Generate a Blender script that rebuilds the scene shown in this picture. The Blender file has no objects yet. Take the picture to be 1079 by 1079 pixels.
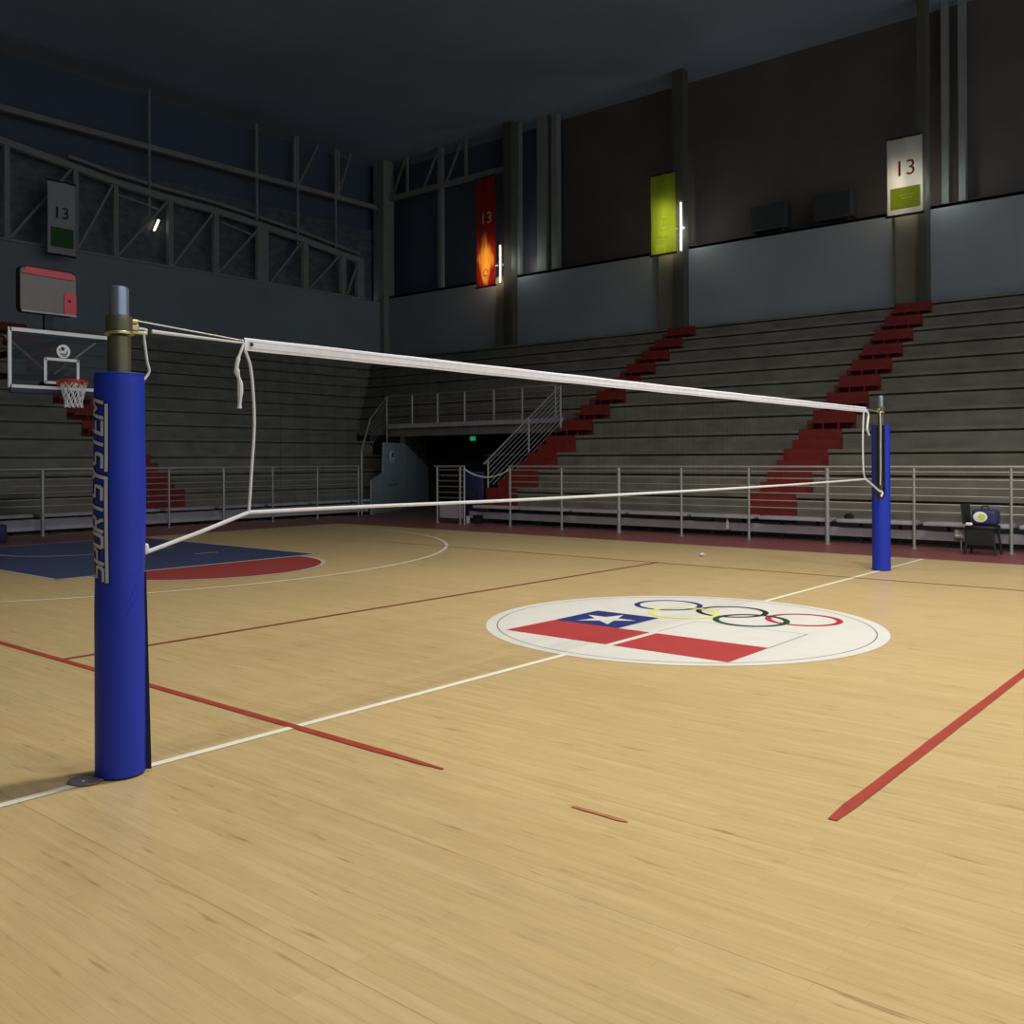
import bpy, bmesh, math, random
from mathutils import Vector, Matrix
random.seed(7)
sc = bpy.context.scene
COL = sc.collection
PI = math.pi
ORG = {}
ORD = ['first', 'second', 'third', 'fourth', 'fifth', 'sixth', 'seventh', 'eighth', 'ninth', 'tenth', 'eleventh', 'twelfth']

# ------------------------------------------------------------------ mesh collector
class MB:
    def __init__(s): s.v = []; s.f = []
    def add(s, vs, fs):
        n = len(s.v); s.v += [tuple(v) for v in vs]; s.f += [tuple(i + n for i in f) for f in fs]; return s
    def bm(s, b):
        b.verts.index_update(); s.add([v.co.copy() for v in b.verts], [[v.index for v in f.verts] for f in b.faces]); b.free(); return s
    def box(s, x0, x1, y0, y1, z0, z1, bev=0, seg=2):
        b = bmesh.new(); bmesh.ops.create_cube(b, size=1)
        for v in b.verts:
            v.co = ((x0 + x1) / 2 + v.co.x * abs(x1 - x0), (y0 + y1) / 2 + v.co.y * abs(y1 - y0), (z0 + z1) / 2 + v.co.z * abs(z1 - z0))
        if bev: bmesh.ops.bevel(b, geom=b.edges[:], offset=bev, segments=seg, affect='EDGES', profile=.5)
        return s.bm(b)
    def bar(s, a, b, w, h, up=(0, 0, 1)):
        a = Vector(a); b = Vector(b); d = (b - a).normalized(); up = Vector(up)
        if abs(d.dot(up)) > .98: up = Vector((1, 0, 0))
        r = d.cross(up).normalized() * w / 2; u = r.cross(d).normalized() * h / 2
        vs = [p + i * r + j * u for p in (a, b) for i, j in ((-1, -1), (1, -1), (1, 1), (-1, 1))]
        return s.add(vs, [(0, 1, 2, 3), (7, 6, 5, 4), (0, 4, 5, 1), (1, 5, 6, 2), (2, 6, 7, 3), (3, 7, 4, 0)])
    def tube(s, pts, r, n=8, caps=True, closed=False):
        pts = [Vector(p) for p in pts]; m = len(pts); rs = r if isinstance(r, (list, tuple)) else [r] * m
        rings = []; prev = None
        for i, p in enumerate(pts):
            if closed: t = pts[(i + 1) % m] - pts[i - 1]
            else: t = pts[min(i + 1, m - 1)] - pts[max(i - 1, 0)]
            t.normalize()
            if prev is None:
                q = Vector((0, 0, 1)) if abs(t.z) < .95 else Vector((1, 0, 0)); prev = t.cross(q).normalized()
            prev = (prev - t * prev.dot(t)).normalized(); w = t.cross(prev)
            rings.append([p + (prev * math.cos(2 * PI * k / n) + w * math.sin(2 * PI * k / n)) * rs[i] for k in range(n)])
        vs = [v for ring in rings for v in ring]; fs = []
        for i in range(m if closed else m - 1):
            for k in range(n):
                a = i * n; b = ((i + 1) % m) * n; fs.append((a + k, a + (k + 1) % n, b + (k + 1) % n, b + k))
        if caps and not closed: fs += [tuple(range(n))[::-1], tuple((m - 1) * n + k for k in range(n))]
        return s.add(vs, fs)
    def lathe(s, prof, c, n=32):
        vs = []; fs = []; m = len(prof)
        for k in range(n):
            a = 2 * PI * k / n
            for r, z in prof: vs.append((c[0] + r * math.cos(a), c[1] + r * math.sin(a), c[2] + z))
        for k in range(n):
            for i in range(m - 1):
                a = k * m; b = ((k + 1) % n) * m; fs.append((a + i, b + i, b + i + 1, a + i + 1))
        fs.append(tuple(k * m for k in range(n))[::-1]); fs.append(tuple(k * m + m - 1 for k in range(n)))
        return s.add(vs, fs)
    def prism(s, poly, z0, z1):
        n = len(poly); vs = [(x, y, z0) for x, y in poly] + [(x, y, z1) for x, y in poly]
        return s.add(vs, [tuple(range(n))[::-1], tuple(range(n, 2 * n))] + [(i, (i + 1) % n, n + (i + 1) % n, n + i) for i in range(n)])
    def extr(s, poly3, d):
        n = len(poly3); d = Vector(d); vs = [Vector(p) for p in poly3]; vs += [p + d for p in vs]
        return s.add(vs, [tuple(range(n))[::-1], tuple(range(n, 2 * n))] + [(i, (i + 1) % n, n + (i + 1) % n, n + i) for i in range(n)])
    def flat(s, poly, z): return s.add([(x, y, z) for x, y in poly], [tuple(range(len(poly)))])
    def ringflat(s, c, r0, r1, z, a0=0, a1=360, n=96):
        vs = []; fs = []
        full = abs(a1 - a0) >= 360
        m = n if full else n + 1
        for k in range(m):
            a = math.radians(a0 + (a1 - a0) * k / n); vs += [(c[0] + r0 * math.cos(a), c[1] + r0 * math.sin(a), z), (c[0] + r1 * math.cos(a), c[1] + r1 * math.sin(a), z)]
        for k in range(n):
            i = 2 * k; j = 2 * ((k + 1) % m); fs.append((i, i + 1, j + 1, j))
        return s.add(vs, fs)
    def build(s, name, m, parent=None, smooth=False, org=(0, 0, 0), fix=True):
        o3 = Vector(ORG[parent.name]) if parent else Vector(org)
        me = bpy.data.meshes.new(name)
        me.from_pydata([Vector(v) - o3 for v in s.v], [], s.f)
        if fix:
            b = bmesh.new(); b.from_mesh(me); bmesh.ops.recalc_face_normals(b, faces=b.faces[:]); b.to_mesh(me); b.free()
        me.materials.append(m)
        if smooth:
            me.shade_smooth(); me.set_sharp_from_angle(angle=math.radians(38))
        o = bpy.data.objects.new(name, me); COL.objects.link(o)
        if parent: o.parent = parent
        else: o.location = o3
        ORG[o.name] = tuple(o3); return o

def tag(o, label=None, cat=None, group=None, kind=None):
    if label: o['label'] = label
    if cat: o['category'] = cat
    if group: o['group'] = group
    if kind: o['kind'] = kind
    return o
def empty(name, loc, label, cat, group=None):
    o = bpy.data.objects.new(name, None); COL.objects.link(o); o.location = loc; ORG[o.name] = tuple(loc); o.empty_display_size = .1
    return tag(o, label, cat, group)
def copy_tree(o, loc=None, label=None, group=None, parent=None):
    c = o.copy(); COL.objects.link(c); c.parent = parent
    if loc is not None: c.location = loc
    if label: c['label'] = label
    if group: c['group'] = group
    for ch in list(o.children): copy_tree(ch, parent=c)
    return c

# ------------------------------------------------------------------ materials
def lin(c): return tuple(((x / 255) / 12.92 if x / 255 <= .04045 else ((x / 255 + .055) / 1.055) ** 2.4) for x in c) + (1,)
def nd(t, k, **kw):
    n = t.nodes.new(k)
    for a, b in kw.items(): setattr(n, a, b)
    return n
def mat(name, rgb, rough=.6, metal=0, var=.0, scale=8, stretch=(1, 1, 1), bump=0, spec=.5, emit=None, es=0, coat=0, trans=0):
    m = bpy.data.materials.new(name); m.use_nodes = True; t = m.node_tree; b = t.nodes['Principled BSDF']
    b.inputs['Base Color'].default_value = lin(rgb); b.inputs['Roughness'].default_value = rough; b.inputs['Metallic'].default_value = metal
    b.inputs['Specular IOR Level'].default_value = spec; b.inputs['Coat Weight'].default_value = coat
    if emit: b.inputs['Emission Color'].default_value = lin(emit); b.inputs['Emission Strength'].default_value = es
    tc = nd(t, 'ShaderNodeTexCoord'); mp = nd(t, 'ShaderNodeMapping'); mp.inputs['Scale'].default_value = stretch
    t.links.new(tc.outputs['Object'], mp.inputs[0])
    nz = nd(t, 'ShaderNodeTexNoise'); nz.inputs['Scale'].default_value = scale; nz.inputs['Detail'].default_value = 6
    t.links.new(mp.outputs[0], nz.inputs[0])
    if var:
        r = nd(t, 'ShaderNodeMapRange'); r.inputs[1].default_value = .3; r.inputs[2].default_value = .7; r.inputs[3].default_value = 1 - var; r.inputs[4].default_value = 1 + var
        mx = nd(t, 'ShaderNodeMix', data_type='RGBA', blend_type='MULTIPLY'); mx.inputs[0].default_value = 1
        mx.inputs[6].default_value = lin(rgb); t.links.new(nz.outputs[0], r.inputs[0]); t.links.new(r.outputs[0], mx.inputs[7]); t.links.new(mx.outputs[2], b.inputs['Base Color'])
    if bump:
        bp = nd(t, 'ShaderNodeBump'); bp.inputs['Strength'].default_value = bump; bp.inputs['Distance'].default_value = .02
        t.links.new(nz.outputs[0], bp.inputs['Height']); t.links.new(bp.outputs[0], b.inputs['Normal'])
    if trans:
        tr = nd(t, 'ShaderNodeBsdfTranslucent'); tr.inputs[0].default_value = lin(rgb)
        ms = nd(t, 'ShaderNodeMixShader'); ms.inputs[0].default_value = trans
        t.links.new(b.outputs[0], ms.inputs[1]); t.links.new(tr.outputs[0], ms.inputs[2])
        t.links.new(ms.outputs[0], t.nodes['Material Output'].inputs[0])
    return m

def floor_mat():
    m = bpy.data.materials.new('maple_floor'); m.use_nodes = True; t = m.node_tree; b = t.nodes['Principled BSDF']; L = t.links.new
    tc = nd(t, 'ShaderNodeTexCoord')
    br = nd(t, 'ShaderNodeTexBrick'); br.offset = .37; br.squash = 1
    br.inputs['Color1'].default_value = lin((205, 177, 125)); br.inputs['Color2'].default_value = lin((198, 169, 116)); br.inputs['Mortar'].default_value = lin((170, 140, 94))
    br.inputs['Scale'].default_value = 1; br.inputs['Mortar Size'].default_value = .0007; br.inputs['Brick Width'].default_value = 1.15; br.inputs['Row Height'].default_value = .062
    br.inputs['Mortar Smooth'].default_value = .3; br.inputs['Bias'].default_value = -.1
    L(tc.outputs['Object'], br.inputs[0])
    mp = nd(t, 'ShaderNodeMapping'); mp.inputs['Scale'].default_value = (2.4, 32, 1); L(tc.outputs['Object'], mp.inputs[0])
    nz = nd(t, 'ShaderNodeTexNoise'); nz.inputs['Scale'].default_value = 1; nz.inputs['Detail'].default_value = 7; nz.inputs['Roughness'].default_value = .62; L(mp.outputs[0], nz.inputs[0])
    r = nd(t, 'ShaderNodeMapRange'); r.inputs[1].default_value = .3; r.inputs[2].default_value = .7; r.inputs[3].default_value = .88; r.inputs[4].default_value = 1.07; L(nz.outputs[0], r.inputs[0])
    mx = nd(t, 'ShaderNodeMix', data_type='RGBA', blend_type='MULTIPLY'); mx.inputs[0].default_value = 1; L(br.outputs[0], mx.inputs[6]); L(r.outputs[0], mx.inputs[7])
    # short dark flecks along the grain
    mp2 = nd(t, 'ShaderNodeMapping'); mp2.inputs['Scale'].default_value = (3.2, 26, 1); mp2.inputs['Location'].default_value = (5, 3, 0); L(tc.outputs['Object'], mp2.inputs[0])
    n2 = nd(t, 'ShaderNodeTexNoise'); n2.inputs['Scale'].default_value = 1; n2.inputs['Detail'].default_value = 3; L(mp2.outputs[0], n2.inputs[0])
    r2 = nd(t, 'ShaderNodeMapRange'); r2.inputs[1].default_value = .63; r2.inputs[2].default_value = .74; r2.inputs[3].default_value = 0; r2.inputs[4].default_value = .55; L(n2.outputs[0], r2.inputs[0])
    mx2 = nd(t, 'ShaderNodeMix', data_type='RGBA', blend_type='MIX'); L(r2.outputs[0], mx2.inputs[0]); L(mx.outputs[2], mx2.inputs[6]); mx2.inputs[7].default_value = lin((128, 96, 58))
    # long occasional board seams
    mp3 = nd(t, 'ShaderNodeMapping'); mp3.inputs['Scale'].default_value = (.35, 1, 1); L(tc.outputs['Object'], mp3.inputs[0])
    n3 = nd(t, 'ShaderNodeTexNoise'); n3.inputs['Scale'].default_value = .5; n3.inputs['Detail'].default_value = 3; L(mp3.outputs[0], n3.inputs[0])
    r3 = nd(t, 'ShaderNodeMapRange'); r3.inputs[1].default_value = .3; r3.inputs[2].default_value = .7; r3.inputs[3].default_value = .93; r3.inputs[4].default_value = 1.05; L(n3.outputs[0], r3.inputs[0])
    mx3 = nd(t, 'ShaderNodeMix', data_type='RGBA', blend_type='MULTIPLY'); mx3.inputs[0].default_value = 1; L(mx2.outputs[2], mx3.inputs[6]); L(r3.outputs[0], mx3.inputs[7])
    b2 = nd(t, 'ShaderNodeTexBrick'); b2.offset = .5; b2.inputs['Color1'].default_value = (1, 1, 1, 1); b2.inputs['Color2'].default_value = (1, 1, 1, 1); b2.inputs['Mortar'].default_value = (.62, .55, .48, 1)
    b2.inputs['Scale'].default_value = 1; b2.inputs['Mortar Size'].default_value = .0022; b2.inputs['Brick Width'].default_value = 90; b2.inputs['Row Height'].default_value = .868; b2.inputs['Mortar Smooth'].default_value = .4
    L(tc.outputs['Object'], b2.inputs[0])
    mx4 = nd(t, 'ShaderNodeMix', data_type='RGBA', blend_type='MULTIPLY'); mx4.inputs[0].default_value = .75; L(mx3.outputs[2], mx4.inputs[6]); L(b2.outputs[0], mx4.inputs[7])
    L(mx4.outputs[2], b.inputs['Base Color'])
    b.inputs['Roughness'].default_value = .34; b.inputs['Specular IOR Level'].default_value = .42
    bp = nd(t, 'ShaderNodeBump'); bp.inputs['Strength'].default_value = .05; bp.inputs['Distance'].default_value = .01; L(nz.outputs[0], bp.inputs['Height']); L(bp.outputs[0], b.inputs['Normal'])
    return m

M = {}
M['floor'] = floor_mat()
M['concrete'] = mat('bleacher_concrete', (118, 113, 102), .85, var=.22, scale=1.6, stretch=(1, 1, 2), bump=.15, spec=.2)
M['red'] = mat('red_step_paint', (122, 40, 36), .65, var=.15, scale=2.5, spec=.3)
M['steel'] = mat('galvanised_rail', (168, 166, 160), .42, .55, var=.08, scale=6)
M['bench'] = mat('bench_grey', (172, 164, 166), .6, var=.1, scale=3)
M['panel'] = mat('panel_grey', (168, 160, 165), .65, var=.1, scale=2)
M['wallg'] = mat('wall_paint_grey', (138, 142, 146), .8, var=.06, scale=.6, spec=.2)
M['wallL'] = mat('wall_paint_dark_grey', (120, 127, 132), .8, var=.06, scale=.6, spec=.2)
M['dark'] = mat('upper_dark_wall', (84, 78, 76), .85, var=.1, scale=.7, spec=.2)
M['ceil'] = mat('ceiling_dark', (128, 140, 158), .9, var=.1, scale=.3, spec=.1)
M['olive'] = mat('pilaster_olive', (112, 110, 96), .8, var=.08, scale=1, spec=.2)
M['truss'] = mat('truss_grey', (120, 122, 118), .6, var=.1, scale=2)
M['glassd'] = mat('night_glass', (76, 84, 102), .25, spec=.3)
M['glassg'] = mat('reflection_tone_glass', (82, 88, 94), .35, var=.35, scale=1.2, stretch=(1, 2.2, 4), spec=.4)  # tone variation stands in for reflections in the panes
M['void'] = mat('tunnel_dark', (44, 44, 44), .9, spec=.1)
M['tunnel'] = mat('tunnel_wall_grey', (138, 148, 150), .8, var=.1, scale=1.2, spec=.2)
M['white'] = mat('line_white', (240, 232, 212), .4, var=.05, scale=6)
M['disc'] = mat('emblem_white', (222, 217, 205), .38, var=.03, scale=4)
M['linered'] = mat('line_red', (164, 62, 46), .45, var=.12, scale=9)
M['linedk'] = mat('line_dark_red', (126, 66, 44), .5, var=.15, scale=7)
M['maroon'] = mat('border_maroon', (128, 70, 68), .38, var=.08, scale=2)
M['keyb'] = mat('key_blue', (60, 70, 106), .36, var=.08, scale=2)
M['keyr'] = mat('key_red', (158, 62, 58), .4, var=.06, scale=2)
M['flagr'] = mat('flag_red', (178, 62, 60), .42, var=.05, scale=5)
M['flagb'] = mat('flag_blue', (40, 52, 112), .42, var=.05, scale=5)
M['yellow'] = mat('ring_yellow', (228, 222, 110), .45)
M['black'] = mat('ring_black', (38, 38, 46), .45)
M['green'] = mat('ring_green', (46, 66, 56), .45)
M['ringr'] = mat('ring_red', (178, 44, 58), .45)
M['thin'] = mat('thin_line_grey', (128, 122, 116), .5)
M['pad'] = mat('pad_blue_vinyl', (20, 45, 162), .5, var=.04, scale=3, bump=.06, spec=.35)
M['padin'] = mat('pad_dark_lining', (15, 19, 46), .8)
M['letter'] = mat('letter_grey', (176, 178, 196), .5)
M['lettero'] = mat('letter_shadow_navy', (18, 22, 52), .5)
M['pole'] = mat('pole_olive_metal', (98, 94, 70), .38, .5, var=.08, scale=5)
M['poletop'] = mat('pole_grey_metal', (150, 156, 172), .3, .7, var=.1, scale=6)
M['brass'] = mat('brass_fitting', (190, 176, 128), .3, .8)
M['tape'] = mat('net_tape_white', (226, 222, 223), .7, var=.06, scale=14)
M['cord'] = mat('cord_white', (204, 204, 202), .8, var=.06, scale=30)
M['netk'] = mat('net_black_cord', (6, 6, 6), .95, spec=.05)
M['plate'] = mat('socket_cover_metal', (112, 104, 98), .55, .1, var=.1, scale=12)
M['hoopw'] = mat('hoop_white', (232, 232, 232), .5)
M['hoopr'] = mat('hoop_red', (196, 66, 44), .45)
M['navy'] = mat('navy_padding', (38, 42, 82), .6, var=.1, scale=3)
M['clockr'] = mat('clock_red', (196, 74, 84), .5)
M['clockg'] = mat('clock_face_grey', (116, 112, 108), .5, var=.08, scale=3)
M['blackp'] = mat('black_plastic', (24, 24, 26), .55)
M['lime'] = mat('lime_patch', (196, 220, 60), .6)
M['bottle'] = mat('bottle_white', (214, 212, 206), .4)
M['bred'] = mat('banner_red', (176, 44, 34), .7, trans=.5)
M['borange'] = mat('banner_orange', (226, 120, 40), .7, trans=.5)
M['bgreen'] = mat('banner_green', (156, 176, 44), .7, trans=.5)
def fire_cloth():
    m = mat('banner_red_orange', (176, 44, 34), .7, trans=.5); t = m.node_tree; L = t.links.new; b = t.nodes['Principled BSDF']; tr = [n for n in t.nodes if n.type == 'BSDF_TRANSLUCENT'][0]
    tc = nd(t, 'ShaderNodeTexCoord'); sx = nd(t, 'ShaderNodeSeparateXYZ'); L(tc.outputs['Object'], sx.inputs[0])
    mp = nd(t, 'ShaderNodeMapping'); mp.inputs['Scale'].default_value = (4.5, 1, .9); L(tc.outputs['Object'], mp.inputs[0])
    nz = nd(t, 'ShaderNodeTexNoise'); nz.inputs['Scale'].default_value = 1.6; nz.inputs['Detail'].default_value = 3; L(mp.outputs[0], nz.inputs[0])
    def mth(op, a, b_):
        n = nd(t, 'ShaderNodeMath', operation=op)
        for i, v in enumerate((a, b_)):
            if isinstance(v, (int, float)): n.inputs[i].default_value = v
            else: L(v, n.inputs[i])
        return n.outputs[0]
    ax = mth('ABSOLUTE', sx.outputs[0], 0); az = mth('ABSOLUTE', mth('SUBTRACT', sx.outputs[2], 1.05), 0)
    d = mth('ADD', mth('MULTIPLY', ax, 1.6), mth('MULTIPLY', az, .62)); d = mth('ADD', d, mth('MULTIPLY', mth('SUBTRACT', nz.outputs[0], .5), 1.5))
    r = nd(t, 'ShaderNodeMapRange'); r.inputs[1].default_value = .45; r.inputs[2].default_value = .75; r.inputs[3].default_value = 1; r.inputs[4].default_value = 0; L(d, r.inputs[0])
    mx = nd(t, 'ShaderNodeMix', data_type='RGBA'); L(r.outputs[0], mx.inputs[0]); mx.inputs[6].default_value = lin((170, 36, 32)); mx.inputs[7].default_value = lin((240, 150, 50))
    L(mx.outputs[2], b.inputs['Base Color']); L(mx.outputs[2], tr.inputs[0]); return m
M['bwhite'] = mat('banner_white', (200, 196, 190), .7, trans=.5)
M['bgreend'] = mat('banner_dark_green', (64, 108, 52), .7, trans=.4)
M['btext'] = mat('banner_text_pale', (226, 224, 160), .7, trans=.45)
M['btextr'] = mat('banner_text_red', (150, 50, 44), .7, trans=.3)
M['btextd'] = mat('banner_text_dark', (40, 40, 44), .7)
M['tube'] = mat('lamp_tube', (255, 250, 235), .5, emit=(255, 246, 222), es=5.5)
M['glow_tube'] = mat('banner_glow_tube', (255, 250, 235), .5, emit=(255, 244, 220), es=22)
M['exit'] = mat('exit_green', (40, 170, 110), .5, emit=(40, 190, 120), es=.45)

def glass_clear(name, tint=(235, 240, 240), gl=.06):
    m = bpy.data.materials.new(name); m.use_nodes = True; t = m.node_tree
    t.nodes.remove(t.nodes['Principled BSDF'])
    a = nd(t, 'ShaderNodeBsdfTransparent'); a.inputs[0].default_value = lin(tint); g = nd(t, 'ShaderNodeBsdfGlossy'); g.inputs['Roughness'].default_value = .08
    x = nd(t, 'ShaderNodeMixShader'); x.inputs[0].default_value = gl
    t.links.new(a.outputs[0], x.inputs[1]); t.links.new(g.outputs[0], x.inputs[2]); t.links.new(x.outputs[0], t.nodes['Material Output'].inputs[0]); return m
M['clear'] = glass_clear('backboard_glass', (205, 212, 212), .015)

# ------------------------------------------------------------------ setting: floor and court paint
fl = tag(MB().box(-27.5, 13, -13, 21, -.1, 0).build('floor', M['floor']), 'light maple sports hall floor with painted court lines', None, kind='structure')
def paint(name, mb, m, parent=fl, label=None): return tag(mb.build(name, m, parent), label)
def line(x0, x1, y0, y1, z=.003): return MB().flat([(x0, y0), (x1, y0), (x1, y1), (x0, y1)], z)
mz = MB()
mz.flat([(-16.35, 7.5), (9.5, 7.5), (9.5, 9.55), (-16.35, 9.55)], .0014); mz.flat([(-16.35, -13), (-14.03, -13), (-14.03, 7.5), (-16.35, 7.5)], .0014)
paint('border_marking', mz, M['maroon'], label='dull maroon run-off border around the court')
paint('tunnel_floor_marking', MB().flat([(-21, 9.55), (9, 9.55), (9, 10.3), (-11.45, 10.3), (-11.45, 16), (-21, 16)], .0014), mat('tunnel_floor', (92, 74, 62), .6, var=.1, scale=2))  # strip behind the bench panel is darkened to stand for its shade
bl = MB(); bl.flat([(-14.05, 7.44), (9.5, 7.44), (9.5, 7.49), (-14.05, 7.49)], .0022); bl.flat([(-14.05, -7.5), (-14, -7.5), (-14, 7.46), (-14.05, 7.46)], .0022)
paint('boundary_line', bl, mat('boundary_pale', (206, 172, 140), .45))
# basketball key
KH = 2.2
paint('key_marking', MB().flat([(-14, -KH), (-8.2, -KH), (-8.2, KH), (-14, KH)], .0024), M['keyb'], label='dark blue basketball key')
semi = [(-8.2 + 1.8 * math.cos(math.radians(a)), 1.8 * math.sin(math.radians(a))) for a in range(-90, 91, 4)]
paint('free_throw_marking', MB().flat(semi, .0024), M['keyr'], label='red free throw half circle')
kl = MB(); kl.flat([(-14, KH - .05), (-8.15, KH - .05), (-8.15, KH), (-14, KH)], .0036); kl.flat([(-14, -KH), (-8.15, -KH), (-8.15, -KH + .05), (-14, -KH + .05)], .0036)
kl.flat([(-8.25, -KH), (-8.18, -KH), (-8.18, KH + .12), (-8.25, KH + .12)], .0036); kl.ringflat((-8.2, 0), 1.76, 1.83, .0036, -90, 90, 48)
for x in (-9.9, -11.3): kl.flat([(x, .9), (x + .05, .9), (x + .05, 1.35), (x, 1.35)], .0036)
kl.ringflat((-12.425, 0), 1.22, 1.27, .0036, -90, 90, 40)
paint('key_line', kl, mat('key_line_pale', (196, 190, 178), .45))
tp = MB(); tp.ringflat((-12.425, 0), 6.69, 6.75, .003, -79, 79, 120)
for s in (-1, 1): tp.flat([(-14, s * 6.6), (-11.15, s * 6.6), (-11.15, s * 6.66), (-14, s * 6.66)], .003)
paint('three_point_line', tp, M['white'])
cl = MB(); cl.flat([(-.028, -13), (.028, -13), (.028, -1.84), (-.028, -1.84)], .003); cl.flat([(-.028, 1.84), (.028, 1.84), (.028, 7.46), (-.028, 7.46)], .003)
paint('centre_line', cl, M['white'], label='white halfway line under the net')
paint('attack_line', line(-3.03, -2.975, -4.5, 4.55, .0038), M['linedk'], label='thin dark red attack line beyond the net')
def worn(y0, y1, x0, x1, n, ax):   # line with slightly ragged sides
    a = []; b = []
    for i in range(n + 1):
        t = i / n; tp_ = min(1, (1 - t) * 18 + .3) if ax == 'x' else min(1, t * 20 + .6)
        if ax == 'x':
            w = (y1 - y0) / 2 * tp_; x = x0 + (x1 - x0) * t; c = (y0 + y1) / 2; a.append((x, c - w - random.uniform(0, .004))); b.append((x, c + w + random.uniform(0, .004)))
        else:
            w = (x1 - x0) / 2 * tp_; y = y0 + (y1 - y0) * t; c = (x0 + x1) / 2; a.append((c - w - random.uniform(0, .004), y)); b.append((c + w + random.uniform(0, .004), y))
    return MB().flat(a + b[::-1], .0042)
paint('side_line', worn(-4.53, -4.475, -8.5, 1.22, 40, 'x'), M['linered'], label='red side line on the near side, worn off at its end')
paint('side_line', worn(-4.515, -4.492, 2.03, 2.33, 6, 'x'), mat('line_red_worn', (186, 112, 76), .5, var=.2, scale=20), label='last worn scrap of the near red side line')
paint('attack_line', worn(-3.92, 4.5, 2.972, 3.03, 40, 'y'), M['linered'], label='red attack line on the near side of the net')
paint('side_line', line(-9, 9, 4.482, 4.512, .0042), M['linedk'], label='thin dark red side line on the far side')
# centre emblem
ce = paint('centre_emblem', MB().flat([(1.86 * math.cos(2 * PI * k / 128), 1.86 * math.sin(2 * PI * k / 128)) for k in range(128)], .0026), M['disc'], label='white centre circle with a flag and five rings')
paint('circle_line', MB().ringflat((0, 0), 1.745, 1.757, .0034), M['thin'], ce)
paint('flag_stripe', MB().flat([(-1.095, -1.29), (.015, -1.29), (.015, -.575), (-1.07, -.575)], .0036), M['flagr'], ce)
paint('flag_stripe', MB().flat([(.085, -1.29), (1.16, -1.29), (1.16, -.575), (.085, -.575)], .0036), M['flagr'], ce)
paint('flag_canton', MB().flat([(-1.07, -.575), (-.33, -.575), (-.33, .155), (-1.07, .155)], .0036), M['flagb'], ce)
star = []
for k in range(10):
    a = PI / 2 + k * PI / 5; r = .30 if k % 2 == 0 else .118; star.append((-.70 + r * math.cos(a), -.225 + r * math.sin(a)))
paint('flag_star', MB().flat(star, .0046), M['disc'], ce, 'white five-pointed star')
fo = MB(); fo.flat([(1.154, -.575), (1.166, -.575), (1.166, .22), (1.154, .22)], .0034); fo.flat([(.05, .208), (1.16, .208), (1.16, .217), (.05, .217)], .0034)
fo.flat([(.046, -.5), (.054, -.5), (.054, .21), (.046, .21)], .0034)
paint('flag_outline', fo, M['thin'], ce)
for i, (n, x, y, m) in enumerate([('blue', -.685, .93, 'flagb'), ('black', .055, .945, 'black'), ('red', .825, .93, 'ringr'), ('yellow', -.29, .57, 'yellow'), ('green', .44, .585, 'green')]):
    rm = MB(); N = 72; vs = []
    for k in range(N):
        a = 2 * PI * k / N; c, s_ = math.cos(a), math.sin(a)
        w = .06
        vs += [(x + (.365 - w) * c, y + (.365 - w) * s_, .0038 + .0004 * i), (x + .365 * c, y + .365 * s_, .0038 + .0004 * i)]
    rm.add(vs, [(2 * k, 2 * k + 1, 2 * ((k + 1) % N) + 1, 2 * ((k + 1) % N)) for k in range(N)])
    paint('ring', rm, M[m], ce, n + ' ring')

# ------------------------------------------------------------------ walls, ceiling, upper windows
def struct(o, label=None): return tag(o, label, None, kind='structure')
struct(MB().box(-26.6, 13, 20.0, 20.25, 0, 8.65).build('wall_right', M['wallg']), 'pale grey wall band above the right bleachers')
struct(MB().box(-26.3, -26.0, -13, 20.0, 0, 8.38).build('wall_left', M['wallL']), 'dark grey wall above the left bleachers')
struct(MB().box(-17.0, 13, 20.9, 21.1, 8.4, 14.6).build('wall_right_upper', M['dark']), 'dark brown upper wall set back above the right wall band')
struct(MB().box(-26.6, 13, 20.0, 20.9, 8.56, 8.66).build('trim_1', M['dark']), 'dark ledge on top of the right wall')
struct(MB().box(-27.2, 13, -13.2, 21.2, 14.5, 14.7).build('ceiling', M['ceil']), 'dark unlit hall ceiling')
struct(MB().box(-27, 13, -13.2, -13.0, 0, 14.5).build('wall_near', M['wallL']), 'grey wall on the near side of the hall')
# right glazed corner
w = struct(MB().box(-27.0, -16.9, 20.95, 21.0, 8.5, 14.6).build('window_1', M['glassd']), 'dark night window above the right wall near the corner')
fr = MB()
for x, ww in ((-26.0, .26), (-22.75, .2), (-18.55, .14)): fr.box(x - ww / 2, x + ww / 2, 20.05, 20.25, 8.66, 14.5)
fr.build('window_frame', M['truss'], w)
w = struct(MB().box(-26.65, -26.6, -13, 21.0, 8.3, 11.6).build('window_2', M['glassg']), 'dark glass with reflections mottled into its colour behind the left roof truss')
w = struct(MB().box(-26.9, -26.85, -13, 21.0, 8.3, 14.6).build('window_3', M['glassd']), 'dark night window high on the left wall')
fr = MB()
for y in (9.2, 13.6, 15.52, 17.45): fr.tube([(-26.2, y, 10.0), (-26.2, y, 14.5)], .05, 8)
fr.build('window_frame', M['truss'], w)
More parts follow.
